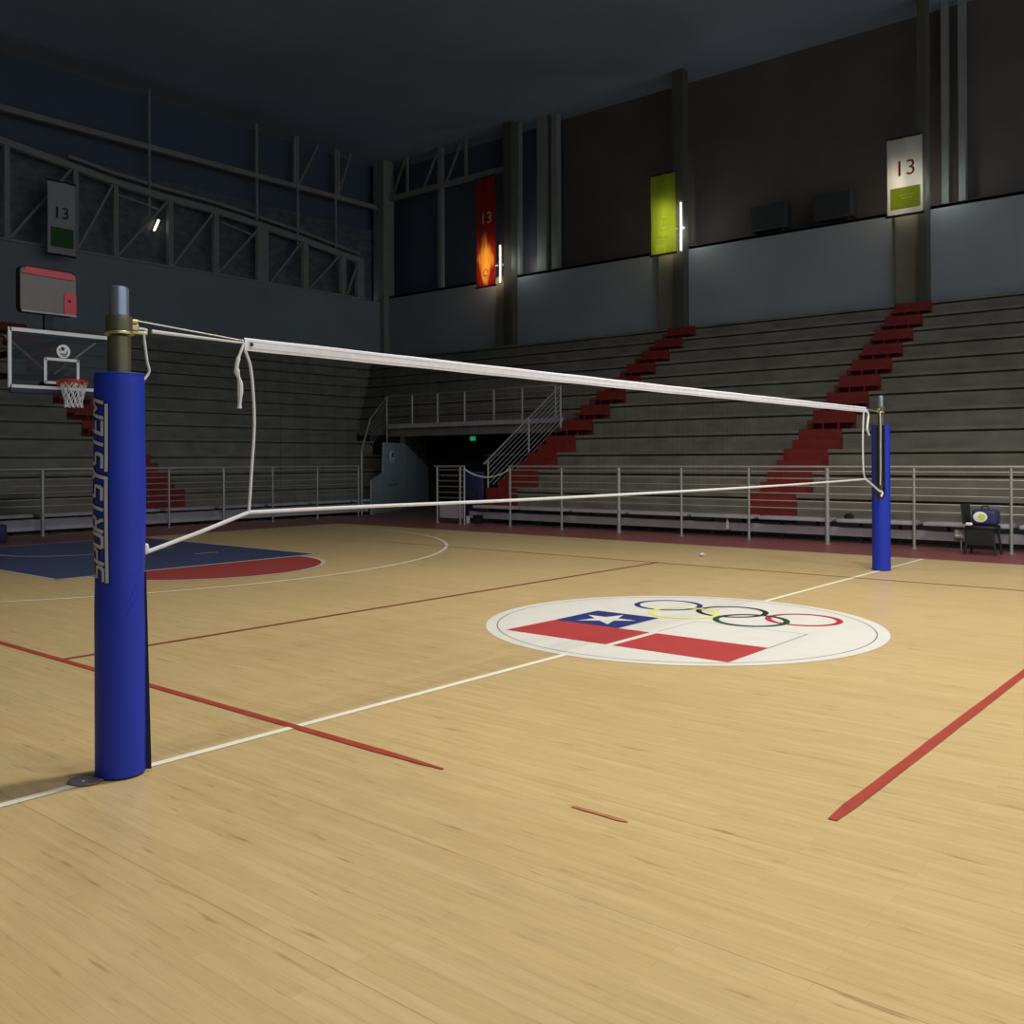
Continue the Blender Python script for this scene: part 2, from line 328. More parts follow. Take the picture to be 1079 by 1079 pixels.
# ring beam high on both walls
struct(MB().box(-26.35, -26.15, 4, 20.1, 12.42, 12.6).build('trim_2', M['truss']), 'horizontal beam across the high left windows')
struct(MB().box(-26.1, -19.2, 20.0, 20.2, 12.8, 12.98).build('trim_3', M['truss']), 'horizontal beam across the high corner window')
dg = MB()
for y0, y1 in ((15.6, 16.6), (17.6, 18.3)): dg.bar((-26.25, y0, 12.6), (-26.25, y1, 14.5), .07, .07)
for y in (13.6, 15.4, 17.6): dg.bar((-26.25, y, 12.6), (-26.25, y, 14.5), .12, .12)
struct(dg.build('trim_4', M['truss']), 'upper lattice braces above the left beam')
dg = MB()
for x0, x1 in ((-25.6, -24.8), (-23.7, -22.8), (-22.4, -21.5)): dg.bar((x0, 20.1, 12.98), (x1, 20.1, 14.5), .07, .07)
for x in (-24.7, -21.3): dg.bar((x, 20.1, 12.98), (x, 20.1, 14.5), .1, .1)
struct(dg.build('trim_5', M['truss']), 'upper lattice braces above the corner beam')
struct(MB().box(-26.4, -25.75, 19.7, 20.3, 5.8, 14.5).build('pillar', M['truss']), 'thick dark column in the corner between the two stands')
for x, ww, lb in ((-17.45, .42, 'grey column standing on the wall right of the red banner'), (-16.85, .26, 'thin grey column paired with the thicker column right of the red banner')):
    struct(MB().box(x - ww / 2, x + ww / 2, 20.1, 20.1 + ww, 8.6, 14.5).build('pillar', M['truss']), lb)
for x in (-3.2, -2.75): struct(MB().box(x - .09, x + .09, 20.4, 20.6, 8.6, 14.5).build('pillar', M['truss']), 'slim grey post in the opening right of the white banner' if x > -3 else 'slim grey post just beside the pilaster of the white banner')
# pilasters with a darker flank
for (a, b, c), lb in zip(((-19.45, -18.95, -18.55), (-12.2, -11.55, -11.15), (-4.38, -3.72, -3.48)), ('olive pilaster under the red banner', 'olive pilaster under the green banner', 'olive pilaster under the white banner')):
    struct(MB().box(a, b, 19.8, 20.0, 5.86, 8.64).build('pillar', M['olive']), lb)
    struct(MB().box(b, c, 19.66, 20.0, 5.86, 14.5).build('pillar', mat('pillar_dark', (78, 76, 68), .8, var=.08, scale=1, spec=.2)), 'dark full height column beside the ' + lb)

# roof truss over the left wall
tr = empty('roof_truss', (-26, 5, 8.38), 'grey tapering steel truss standing on the left wall', 'truss')
top = [(6.4, 11.15), (7.9, 10.95), (9.9, 10.82), (11.7, 10.75), (13.72, 10.58), (15.75, 10.38), (17.7, 10.12), (18.75, 10.0)]
def ztop(y):
    for (a, za), (b, zb) in zip(top, top[1:]):
        if a <= y <= b: return za + (zb - za) * (y - a) / (b - a)
    return top[0][1] + (y - top[0][0]) * -.13 if y < top[0][0] else top[-1][1]
tc_ = MB(); tpts = [(3.2, ztop(3.2))] + top
for (a, za), (b, zb) in zip(tpts, tpts[1:]): tc_.bar((-26.05, a, za), (-26.05, b, zb), .2, .2)
tc_.build('top_chord', M['truss'], tr)
tc_ = MB()
for (a, za), (b, zb) in zip(top, top[1:]): tc_.bar((-26.25, a, za + .38), (-26.25, b, zb + .38), .1, .1)
tc_.build('upper_purlin', M['truss'], tr)
MB().box(-26.15, -25.95, 3, 18.9, 8.38, 8.46).build('bottom_chord', M['truss'], tr)
for y, ww in ((4.4, .16), (6.53, .16), (7.88, .16), (9.88, .18), (11.7, .2), (13.72, .5), (15.74, .26), (17.68, .26), (18.6, .36)):
    MB().box(-26.13, -25.97, y - ww / 2, y + ww / 2, 8.44, ztop(y)).build('post', M['truss'], tr)
for a, b in ((4.5, 6.4), (6.6, 7.8), (7.95, 9.8), (10.0, 11.6), (11.8, 13.6), (14.1, 15.6), (15.95, 17.5), (17.9, 18.5)):
    MB().bar((-26.05, a, 8.5), (-26.05, b, ztop(b) - .1), .08, .08).build('diagonal', M['truss'], tr)
for a, b, s_ in ((7.95, 9.6, .35), (12.0, 13.5, .3)):
    MB().bar((-26.12, a, ztop(a) - s_), (-26.12, b, ztop(b) - .45), .05, .05).build('tie_rod', M['truss'], tr)

# ------------------------------------------------------------------ bleachers
RISE, DEP = .455, .82
YR = lambda k: 10.2 + DEP * (k - 1)
XL = lambda k: -17.0 - DEP * (k - 1)
ZT = lambda k: .86 + RISE * (k - 1)
XE, YE = 9.0, -6.0
XEND = -11.49
rs = empty('bleacher', (0, 10.2, 0), 'concrete bleacher of long tiers rising on the right below the pale wall', 'bleacher')
ls = empty('bleacher', (-17, 4, 0), 'concrete bleacher of long dark tiers rising behind the basketball hoop', 'bleacher')
def wall_y(x): return 10.6 + (x + 16.3) * (15.8 - 10.6) / (-19.2 + 16.3)
def tier_mesh(fr, bk, z_lo, z_hi, inw):
    """one long step: riser body, a shadow groove and a nosed tread slab. fr/bk = the two front and two back corners in plan, inw = unit vector into the stand"""
    def q(d, dz0, dz1):
        p = [(x + inw[0] * d, y + inw[1] * d) for x, y in fr]
        return MB().prism([p[0], p[1], bk[1], bk[0]], dz0, dz1)
    m_ = q(0, z_lo, z_hi - .115); g_ = q(.14, z_hi - .115, z_hi - .07); t_ = q(-.035, z_hi - .07, z_hi)
    m_.add(g_.v, g_.f); m_.add(t_.v, t_.f); return m_
for k in range(1, 13):
    zt = ZT(k); zb = 0 if k == 1 else ZT(k - 1) - .1; y0 = YR(k); y1 = YR(k + 1) + .1 if k < 12 else 19.99
    xa = xb = XEND
    if k > 5: xa = XL(k); xb = XL(k) - (y1 - y0) if k < 12 else XL(k) - (y1 - y0)
    tier_mesh([(xa, y0), (XE, y0)], [(xb, y1), (XE, y1)], zb, zt, (0, 1)).build('tier', M['concrete'], rs)
    x0 = XL(k); x1 = XL(k + 1) - .1 if k < 12 else -25.99
    if k <= 4: ya, yb = min(wall_y(x0), 13.45), min(wall_y(x1), 13.45)
    elif k == 5: ya = yb = 13.45
    else: ya = YR(k); yb = ya + (x0 - x1)
    tier_mesh([(x0, YE), (x0, ya)], [(x1, YE), (x1, yb)], zb, zt, (-1, 0)).build('tier', M['concrete'], ls)

def aisle(label, a0, a1, side):
    e = empty('aisle_stairs', ((a0 + a1) / 2, 10.2, 0) if side == 'R' else (-17, (a0 + a1) / 2, 0), label, 'stairs', 'red painted aisle stairs')
    for k in range(1, 13):
        m_ = MB(); zt = ZT(k); zl = ZT(k - 1) if k > 1 else .3; f = YR(k) if side == 'R' else XL(k); sg = 1 if side == 'R' else -1
        def bx(d0, d1, z0, z1, s0=0, s1=0):
            u0, u1 = f + sg * d0, f + sg * d1
            if side == 'R': m_.box(a0 + s0, a1 - s1, min(u0, u1), max(u0, u1), z0, z1)
            else: m_.box(min(u0, u1), max(u0, u1), a0 + s0, a1 - s1, z0, z1)
        bx(-.046, .0, zl + .004, zt + .004)                 # painted riser
        bx(-.046, .42, zt, zt + .008)                       # painted tread
        zm = (zt + zl) / 2
        if k == 1: bx(-.05, -.04, zl, zt)
        elif k <= 4:
            bx(-.40, -.04, zl + .002, zm)
        else:
            bx(-.41, -.04, zm - .07, zm)
            w_ = (a1 - a0)
            for q in (0, w_ * .36, w_ * .72): bx(-.40, -.37, zl + .002, zm - .06, q, w_ - q - .03)
        m_.build('step', M['red'], e)
aisle('red painted aisle stairs leading up to the white banner behind the far post', -4.21, -3.22, 'R')
aisle('red painted aisle stairs beside the sloping handrail at the corner tunnel', XEND + .02, -10.46, 'R')
aisle('red painted aisle stairs on the left stand behind the near blue post', 3.95, 4.97, 'L')

# tunnel in the corner
dk = MB().prism([(-20.25, 13.48), (XEND, 13.48), (XEND, 14.3), (-20.25, 14.3)], 2.42, 2.66); struct(MB().box(-18.7, XEND, 13.36, 13.5, 2.62, 2.76, .015, 1).build('trim_12', M['panel']), 'pale kerb along the edge of the walkway over the tunnel')
dk.box(-18.7, XEND, 13.43, 13.49, 2.36, 2.44)
struct(dk.build('slab', M['concrete']), 'concrete walkway slab bridging the corner tunnel')
P0, P1, P2 = (-16.3, 10.6), (-17.75, 13.2), (-19.2, 15.8)
tw = MB(); poly = [(*P0, 0), (*P2, 0), (*P2, 1.35), (P1[0] - .1, P1[1] + .18, 2.12), (-16.86, 11.6, 2.12), (-16.82, 11.53, 1.2), (*P0, 1.0)]  # sloping top edge traces the shadow edge of the walkway slab
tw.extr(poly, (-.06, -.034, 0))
struct(tw.build('wall_tunnel_left', M['tunnel']), 'lit part of the blue grey side wall of the corner tunnel')
tw = MB(); poly = [(P1[0], P1[1], 1.2), (*P2, 1.2), (*P2, 2.42), (P1[0] - .14, P1[1] + .26, 2.42), (P1[0] - .1, P1[1] + .18, 2.12)]  # same wall where the slab shadow falls, shade given as olive colour
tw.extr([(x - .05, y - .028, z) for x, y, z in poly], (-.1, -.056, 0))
struct(tw.build('wall_tunnel_shaded', mat('tunnel_shade_olive', (78, 78, 64), .85, var=.1, scale=1)), 'tunnel wall in the shadow of the walkway, coloured dull olive')
WN = Vector((.873, .487, 0)); WT = Vector((-.487, .873, 0)); wc = Vector((-16.3 - 2.9 * .3, 10.6 + 5.2 * .3, 1.70))
wf = empty('wall_fixture', tuple(wc), 'pale round fixture with a dark centre on the tunnel wall', 'wall fixture')
def disc(r, d0, d1, c0): return MB().extr([tuple(c0 + WT * r * math.cos(2 * PI * k / 24) + Vector((0, 0, r * math.sin(2 * PI * k / 24))) + WN * d0) for k in range(24)], tuple(WN * (d1 - d0)))
disc(.2, 0, .04, wc).build('plate', mat('fixture_pale', (176, 186, 188), .7), wf, True); disc(.075, .04, .055, wc + Vector((0, 0, .04))).build('opening', M['blackp'], wf, True)
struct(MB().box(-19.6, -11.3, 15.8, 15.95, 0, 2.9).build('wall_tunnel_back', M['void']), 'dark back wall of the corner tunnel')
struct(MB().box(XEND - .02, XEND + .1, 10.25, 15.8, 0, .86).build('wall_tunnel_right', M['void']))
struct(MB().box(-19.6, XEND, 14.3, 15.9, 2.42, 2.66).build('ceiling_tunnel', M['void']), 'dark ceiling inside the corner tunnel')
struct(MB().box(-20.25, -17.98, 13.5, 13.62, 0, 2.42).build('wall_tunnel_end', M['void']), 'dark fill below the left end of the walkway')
d = struct(MB().box(-18.55, -16.75, 15.72, 15.8, 0, 2.15, .01, 1).build('door_1', mat('door_dark', (26, 27, 28), .6)), 'dark double door at the back of the tunnel')
hb = MB()
for x in (-18.4, -17.55): hb.tube([(x, 15.66, 1.02), (x + .68, 15.66, 1.02)], .018, 8); hb.box(x, x + .04, 15.66, 15.73, 1.0, 1.04); hb.box(x + .64, x + .68, 15.66, 15.73, 1.0, 1.04)
hb.build('door_handle', M['steel'], d)
struct(MB().box(-16.5, -11.6, 15.74, 15.8, 1.72, 1.77).build('trim_6', M['panel']), 'thin pale strip across the dark tunnel wall')
es = empty('exit_sign', (-15.98, 14.6, 2.30), 'small green lit exit sign hanging in the dark tunnel', 'sign')
MB().box(-16.09, -15.83, 14.585, 14.62, 2.19, 2.345, .006, 1).build('sign_case', M['blackp'], es)
MB().box(-16.08, -15.84, 14.577, 14.586, 2.2, 2.335).build('sign_face', M['exit'], es, fix=True)
MB().box(-15.97, -15.95, 14.59, 14.61, 2.34, 2.42).build('hanger', M['blackp'], es)

# ------------------------------------------------------------------ rail fences
BZ = (.64, .775, .92, 1.06, 1.2, 1.335)
def fence(name, label, pts, thick, p0, p1, top_ext=0):
    e = empty(name, (p0[0], p0[1], 0), label, 'railing')
    d = (Vector(p1) - Vector(p0)).normalized()
    MB().tube([(p0[0] - d.x * top_ext, p0[1] - d.y * top_ext, 1.42), (p1[0], p1[1], 1.42)], .026, 10).build('top_rail', M['steel'], e, True)
    for z in BZ: MB().tube([(p0[0], p0[1], z), (p1[0], p1[1], z)], .012, 8).build('bar', M['steel'], e, True)
    for i, p in enumerate(pts):
        r = .042 if i in thick else .026
        b = MB().tube([(p[0], p[1], 0), (p[0], p[1], 1.40)], r, 12); b.lathe([(r + .025, 0), (r + .025, .012), (r, .016)], (p[0], p[1], 0), 12)
        b.build('post', M['steel'], e, True)
    return e
RX = [-9.83, -8.31, -6.77, -5.24, -3.75, -2.19, -.65, .88, 2.4, 3.93, 5.45]
fence('rail_fence', 'long tubular rail fence in front of the right bleacher', [(x, 9.15) for x in RX], (2, 5, 8), (-9.87, 9.15), (5.47, 9.15))
LY = [-1.86, -.4, 1.06, 2.52, 3.98, 5.45, 6.91, 8.36, 9.81]
fence('rail_fence', 'tubular rail fence in front of the dark left bleacher', [(-16, y) for y in LY], (2, 5), (-16, -1.9), (-16, 9.85))
fence('rail_fence', 'short separate rail fence beside the dark tunnel opening', [(-12.23, 9.15), (-11.44, 9.15), (-11.3, 9.15)], (), (-12.23, 9.15), (-11.28, 9.15), .09)
# tunnel walkway guard
wg = empty('guard_rail', (-15, 13.42, 2.76), 'dim guard rail along the walkway over the tunnel', 'railing')
MB().tube([(-18.77, 13.42, 3.69), (-11.6, 13.42, 3.69)], .024, 8).build('top_rail', M['steel'], wg, True)
for z in (2.95, 3.1, 3.25, 3.4, 3.55): MB().tube([(-18.77, 13.42, z), (-11.6, 13.42, z)], .011, 6).build('bar', M['steel'], wg, True)
for x in (-18.77, -17.55, -16.4, -15.24, -14.05, -12.95, -11.73): MB().tube([(x, 13.42, 2.72), (x, 13.42, 3.69)], .03, 8).build('post', M['steel'], wg, True)
# bent rail at the end of the left stand
er = empty('end_rail', (-16.07, 9.99, 0), 'bent tube rail climbing from the left fence to the walkway', 'railing')
ptsE = [(-16.07, 9.99, 0), (-16.07, 9.99, 1.78), (-16.08, 10.0, 1.84), (-16.55, 10.72, 2.72), (-16.62, 10.8, 2.79), (-18.77, 13.45, 3.69)]
MB().tube(ptsE, .026, 8).build('top_rail', M['steel'], er, True)
for i in range(6):
    dz = .13 * (i + 1); MB().tube([(-16.62, 10.8, 2.74 - dz), (-18.77, 13.45, 3.66 - dz)], .01, 6).build('bar', M['steel'], er, True)
MB().tube([(-18.7, 13.38, 2.0), (-18.7, 13.38, 3.66)], .024, 8).build('post', M['steel'], er, True)
# sloping hand rail on the corner aisle
hr = empty('stair_rail', (XEND, 10.2, .86), 'sloping tube handrail beside the red corner stairs', 'railing')
HX = XEND + .03
A_, B_ = (10.13, 1.52), (13.3, 3.66)
MB().tube([(HX, A_[0] - .08, A_[1] - .05), (HX, *B_), (HX, 13.34, 3.67)], .026, 8).build('top_rail', M['steel'], hr, True)
for i in range(8):
    o_ = .13 * (i + 1); p = [(HX, A_[0] + .08, A_[1] + .06 - o_ + .02), (HX, B_[0], B_[1] - o_)]
    if p[0][2] < .9:   # starts further up the slope once it would dip into the steps
        t = (.95 - p[0][2]) / (p[1][2] - p[0][2]); p[0] = tuple(p[0][j] + (p[1][j] - p[0][j]) * t for j in range(3))
    MB().tube(p, .012, 6).build('bar', M['steel'], hr, True)
for y, z0, z1 in ((10.21, .86, 1.57), (11.87, 1.76, 2.7), (13.3, 2.4, 3.66)): MB().tube([(HX, y, z0), (HX, y, z1)], .026, 8).build('post', M['steel'], hr, True)
# rope across the gap
rp = [(-11.3 + 1.47 * i / 20, 9.15, 1.36 - .2 * (1 - (2 * i / 20 - 1) ** 2)) for i in range(21)]
tag(MB().tube(rp, .018, 8).build('barrier_rope', M['cord'], None, True, (-11.3, 9.15, 0)), 'white rope sagging across the gap between the fences', 'rope')

# ------------------------------------------------------------------ benches and kick panels
struct(MB().box(-11.6, 5.6, 9.64, 9.68, .12, .29, .008, 1).build('trim_7', M['panel']), 'low grey kick panel under the right benches')
struct(MB().box(-11.4, 9, 10.15, 10.19, 0, .36).build('trim_10', M['blackp']), 'black strip put in as the shade behind the right benches')  # black board stands in for the shade below the bench panel
struct(MB().box(-16.99, -16.95, -6, 10.6, 0, .36).build('trim_11', M['blackp']), 'black strip put in as the shade behind the left benches')  # shade under the left benches, likewise put in as a black board
struct(MB().box(-16.5, -16.46, -2.0, 10.6, .09, .34, .008, 1).build('trim_8', M['panel']), 'low grey kick panel under the left benches')
struct(MB().box(-12.25, -11.46, 9.24, 9.28, .12, .46, .01, 1).build('trim_9', M['panel']), 'grey panel at the foot of the short rail fence')
def bench(x0, x1, y0, y1, vert, label, grp):
    e = empty('bench', ((x0 + x1) / 2, (y0 + y1) / 2, 0), label, 'bench', grp)
    MB().box(x0, x1, y0, y1, .385, .455, .018, 2).build('seat', M['bench'], e, True)
    for t in (.25, .75):
        if not vert: q = x0 + (x1 - x0) * t; b = MB().box(q - .02, q + .02, 9.70, 9.76, .0, .39)
        else: q = y0 + (y1 - y0) * t; b = MB().box(-16.58, -16.53, q - .02, q + .02, 0, .40)
        b.build('leg', M['void'], e)
bx = [-11.34] + RX
for i, (a, b) in enumerate(zip(bx, bx[1:])):
    bench(a + .06, b - .06, 9.42, 9.80, False, 'long grey bench plank, %s bay of the right fence from the tunnel' % ORD[i], 'benches along the right fence')
ly = LY + [10.6]
for i, (a, b) in enumerate(zip(ly[::-1][1:], ly[::-1])):
    if i < 9: bench(-16.62, -16.28, a + .06, b - .06, True, 'long grey bench plank, %s bay of the left fence from the tunnel' % ORD[i], 'benches along the left fence')
# small things by the right fence
bt = empty('bottle', (-4.42, 9.56, .29), 'small white bottle standing under the bench by the right fence', 'bottle')
MB().lathe([(.028, 0), (.032, .006), (.032, .12), (.026, .15), (.013, .165), (.013, .18)], (-4.42, 9.56, .17), 16).build('body', M['bottle'], bt, True)
MB().lathe([(.016, .18), (.016, .2), (.014, .204)], (-4.42, 9.56, .17), 12).build('cap', M['bottle'], bt, True)
MB().box(-4.47, -4.37, 9.5, 9.64, .155, .17).build('ledge', M['panel'], bt)
bt.location.z = .29
pouch = MB().lathe([(.05, 0), (.085, .01), (.09, .05), (.06, .085), (.02, .095)], (-1.95, 9.58, .456), 14)
tag(pouch.build('pouch', M['blackp'], None, True, (-1.95, 9.58, .456)), 'small dark pouch lying on the bench left of the far post', 'pouch')
cb = empty('carton', (-11.18, 9.5, 0), 'small dark carton on the floor by the tunnel end of the bench', 'box')
MB().box(-11.27, -11.08, 9.42, 9.58, 0, .2, .006, 1).build('body', M['blackp'], cb); MB().box(-11.275, -11.075, 9.415, 9.585, .17, .21, .006, 1).build('lid', M['blackp'], cb)
cu = MB().lathe([(.045, 0), (.06, .17), (.062, .175), (.055, .172), (.04, .02)], (-11.5, 9.5, 0), 16)
tag(cu.build('cup', M['bottle'], None, True, (-11.5, 9.5, 0)), 'pale cup on the floor beside the small dark carton', 'cup')
pm = empty('gym_mat', (-11.8, 10.1, 0), 'navy gym mat standing on edge behind the white rope', 'mat')
MB().box(-12.12, -11.5, 10.02, 10.12, 0, 1.28, .03, 2).build('mat_body', M['navy'], pm, True)
for x in (-11.95, -11.65): MB().box(x - .03, x + .03, 10.0, 10.02, .55, .75, .008, 1).build('handle', M['blackp'], pm)
sk = empty('socket_box', (-.02, 9.58, 0), 'small grey socket box on a conduit at the right kick panel', 'socket')
MB().box(-.1, .05, 9.53, 9.635, .19, .34, .012, 2).build('box', M['bench'], sk, True); MB().box(-.08, .03, 9.522, 9.532, .22, .32).build('cover', M['bottle'], sk)
MB().tube([(.0, 9.58, 0), (.0, 9.58, .2)], .014, 8).build('conduit', M['steel'], sk, True)
b_ = bmesh.new(); bmesh.ops.create_icosphere(b_, subdivisions=2, radius=.055)
for v in b_.verts: v.co *= random.uniform(.7, 1.1); v.co.z *= .55; v.co += Vector((-2.9, 5.73, .034))
tag(MB().bm(b_).build('paper_scrap', M['bottle'], None, False, (-2.9, 5.73, 0)), 'crumpled white paper scrap on the floor before the maroon border', 'paper')

# chair at the right edge with a bag on it
ch = empty('chair', (.5, 8.75, 0), 'black chair at the right edge before the rail fence', 'chair')
cx, cy = .55, 8.75
MB().box(cx - .22, cx + .22, cy - .22, cy + .22, .42, .48, .02, 2).build('seat', M['blackp'], ch, True)
bk = MB().extr([(cx - .26, cy - .2, .5), (cx - .22, cy - .2, .5), (cx - .25, cy - .2, .82), (cx - .29, cy - .2, .82)], (0, .4, 0)); bk.build('backrest', M['blackp'], ch)
for sx in (-1, 1):
    for sy in (-1, 1): MB().tube([(cx + sx * .18, cy + sy * .18, .43), (cx + sx * .23, cy + sy * .2, 0)], .02, 8).build('leg', M['blackp'], ch, True)
MB().box(cx - .2, cx + .2, cy - .21, cy - .19, .16, .42, .006, 1).build('skirt', M['blackp'], ch)
bg = empty('bag', (.62, 8.72, .48), 'navy bag with a white and lime patch on the black chair', 'bag')
bb = MB().box(cx - .14, cx + .24, cy - .17, cy + .12, .482, .74, .06, 3); bb.build('body', M['navy'], bg, True)
MB().lathe([(.085, 0), (.085, .006), (.078, .01)], (0, 0, 0), 24).build('patch', M['hoopw'], bg, True)
pt = [o for o in bg.children if o.name.startswith('patch')][0]; me = pt.data
for v in me.vertices:
    p = Vector(v.co) + Vector(ORG[bg.name]); v.co = Vector((.55 + p.x * 1.25, cy - .168 - p.z, .62 + p.y)) - Vector(ORG[bg.name])
lm = MB(); vs = [(.575 + .055 * math.cos(2 * PI * k / 24), cy - .182, .625 + .05 * math.sin(2 * PI * k / 24)) for k in range(24)]
lm.extr(vs, (0, .006, 0)); lm.build('patch_logo', M['lime'], pt)
MB().tube([(cx - .02, cy - .02, .73), (cx, cy - .02, .79), (cx + .08, cy - .02, .79), (cx + .1, cy - .02, .73)], .012, 8).build('handle', M['blackp'], bg, True)
tag(MB().box(cx - .2, cx - .1, cy - .26, cy - .2, .48, .53, .02, 2).build('seat_highlight', M['hoopw'], None, True, (cx - .15, cy - .23, .48)), 'small white piece standing for a highlight on the seat edge of the black chair', 'seat_highlight')  # white block in place of a highlight on the chair

# ------------------------------------------------------------------ banners with their strip lamps
def text_mesh(name, body, size, m, parent, loc, rot):
    cu_ = bpy.data.curves.new(name, 'FONT'); cu_.body = body; cu_.size = size; cu_.extrude = .004; cu_.align_x = 'CENTER'; cu_.align_y = 'CENTER'; cu_.space_line = .9
    o = bpy.data.objects.new(name, cu_); COL.objects.link(o); bpy.context.view_layer.update()
    me = bpy.data.meshes.new_from_object(o.evaluated_get(bpy.context.evaluated_depsgraph_get())); bpy.data.objects.remove(o)
    me.materials.clear(); me.materials.append(m); ob = bpy.data.objects.new(name, me); COL.objects.link(ob)
    ob.parent = parent; ob.location = Vector(loc) - Vector(ORG[parent.name]); ob.rotation_euler = rot; return ob
def banner(label, x0, x1, z0, z1, m, y=19.2):
    e = empty('banner', ((x0 + x1) / 2, y, z0), label, 'banner', 'banners hung by the pilasters')
    g = MB(); n = 10                                            # cloth with a soft wave
    for s_ in (0, .006):
        pass
    vs = []; fs = []
    for j in range(13):
        for i in range(n + 1):
            vs.append((x0 + (x1 - x0) * i / n, y + .018 * math.sin(i * 1.3 + j * .35), z0 + (z1 - z0) * j / 12))
    for j in range(12):
        for i in range(n): a = j * (n + 1) + i; fs.append((a, a + 1, a + n + 2, a + n + 1))
    g.add(vs, fs); g.build('fabric', m, e, True)
    MB().tube([(x0 - .04, y, z0), (x1 + .04, y, z0)], .035, 8).build('bottom_rod', M['blackp'], e, True)
    MB().tube([(x0 - .04, y, z1), (x1 + .04, y, z1)], .035, 8).build('top_rod', M['blackp'], e, True)
    MB().bar(((x0 + x1) / 2, y, z1), ((x0 + x1) / 2, 19.9, z1), .05, .05).build('bracket', M['blackp'], e)
    return e
RF = (PI / 2, 0, 0)
b1 = banner('red and orange banner hung nearest the hall corner', -19.95, -18.97, 8.22, 12.4, fire_cloth())
text_mesh('lettering', '13', .62, M['btext'], b1, (-19.4, 19.16, 10.8), RF)
sw = [(-19.42 + .17 * (1 - t * .55) * math.cos(t * 8), 19.15, 8.72 + .17 * (1 - t * .55) * math.sin(t * 8)) for t in [i / 30 for i in range(31)]]
sp = MB(); sp.v = []; 
sp.add([(x_ + d_ * .012 * math.cos(t_ * 8), 19.165, z_ + d_ * .012 * math.sin(t_ * 8) * 1.0) for t_, (x_, y_, z_) in zip([q / 30 for q in range(31)], sw) for d_ in (-1.6, 1.6)], [(2 * q, 2 * q + 1, 2 * q + 3, 2 * q + 2) for q in range(30)])
sp.build('swirl_print', M['btext'], b1)
b2 = banner('lime green banner with small pale writing', -12.11, -11.18, 8.33, 11.0, M['bgreen'])
for z, s_, tx in ((9.45, .3, '13'), (9.12, .26, 'R')): pass
lt = MB()
for z, w_, h_ in ((9.46, .2, .05), (9.36, .08, .16), (9.26, .24, .04), (9.1, .22, .05), (9.02, .05, .12), (8.86, .5, .06), (8.76, .44, .05), (8.66, .5, .05)):
    nseg = max(1, int(w_ / .07))
    for q in range(nseg):
        xx = -11.6 - w_ / 2 + w_ * (q + .15) / nseg; x2 = xx + w_ / nseg * .7; lt.add([(xx, 19.17, z), (x2, 19.17, z), (x2, 19.17, z + h_), (xx, 19.17, z + h_)], [(0, 1, 2, 3)])
lt.build('lettering', M['btext'], b2)
b3 = banner('white banner with a green block, hung above the right aisle', -4.40, -3.45, 8.33, 10.5, M['bwhite'])
MB().add([(-4.31, 19.17, 8.5), (-3.5, 19.17, 8.5), (-3.5, 19.17, 9.1), (-4.31, 19.17, 9.1)], [(0, 1, 2, 3)]).build('green_block', M['bgreen'], b3)
text_mesh('lettering', '13', .6, M['btextr'], b3, (-3.9, 19.155, 9.6), RF)
lt = MB()
for z, w_ in ((8.86, .4), (8.78, .3)): lt.add([(-3.85 - w_ / 2, 19.16, z), (-3.85 + w_ / 2, 19.16, z), (-3.85 + w_ / 2, 19.16, z + .025), (-3.85 - w_ / 2, 19.16, z + .025)], [(0, 1, 2, 3)])
lt.build('lettering', M['btext'], b3)
b4 = empty('banner', (-25.3, 5.75, 8.05), 'dim grey banner with a dark green block on the left wall', 'banner', 'banners hung by the pilasters')
vs = []; fs = []
for j in range(9):
    for i in range(9): vs.append((-25.3 + .02 * math.sin(i + j * .4), 5.31 + .86 * i / 8, 8.05 + 2.3 * j / 8))
for j in range(8):
    for i in range(8): a = j * 9 + i; fs.append((a, a + 1, a + 10, a + 9))
MB().add(vs, fs).build('fabric', mat('banner_grey', (150, 150, 150), .8), b4, True)
MB().box(-25.26, -25.25, 5.4, 6.1, 8.3, 8.9).build('green_block', M['bgreend'], b4)
text_mesh('lettering', '13', .52, M['btextd'], b4, (-25.25, 5.72, 9.35), (PI / 2, 0, PI / 2))
for z in (8.05, 10.35): MB().tube([(-25.3, 5.28, z), (-25.3, 6.2, z)], .035, 8).build('rod', M['blackp'], b4, True)
MB().bar((-25.3, 5.75, 10.35), (-26.0, 5.75, 10.35), .05, .05).build('bracket', M['blackp'], b4)
for x, lb, z0, z1 in ((-18.955, 'lit white strip lamp behind the red banner', 8.35, 9.75), (-11.13, 'lit white strip lamp behind the lime green banner', 8.42, 10.0), (-3.62, 'lit white strip lamp behind the white banner', 8.5, 9.7)):
    e = empty('strip_lamp', (x, 19.45, z0), lb, 'lamp', 'strip lamps behind the banners')
    MB().tube([(x, 19.45, z0), (x, 19.45, z1)], .021, 10).build('tube', M['tube'], e, True)
    MB().tube([(x - .5, 19.5, z0), (x - .5, 19.5, z1)], .03, 10).build('tube', M['glow_tube'], e, True); MB().box(x - .55, x - .2, 19.56, 19.6, (z0 + z1) / 2 - .03, (z0 + z1) / 2 + .03).build('arm', M['bench'], e)  # second tube is added out of sight to make the banner glow
    MB().box(x - .018, x + .018, 19.5, 19.54, z0 - .06, z1 + .06).build('housing', M['bench'], e)
    for z in (z0 - .03, z1 + .03): MB().box(x - .04, x + .04, 19.42, 19.5, z - .03, z + .03).build('end_cap', M['bench'], e)
    MB().box(x - .01, x + .01, 19.54, 19.7, (z0 + z1) / 2 - .04, (z0 + z1) / 2 + .04).build('bracket', M['bench'], e)
gl = empty('lamp_reflection', (-26.45, 9.6, 9.9), 'tiny bright tilted tube standing for a lamp reflection behind the left truss', 'lamp')
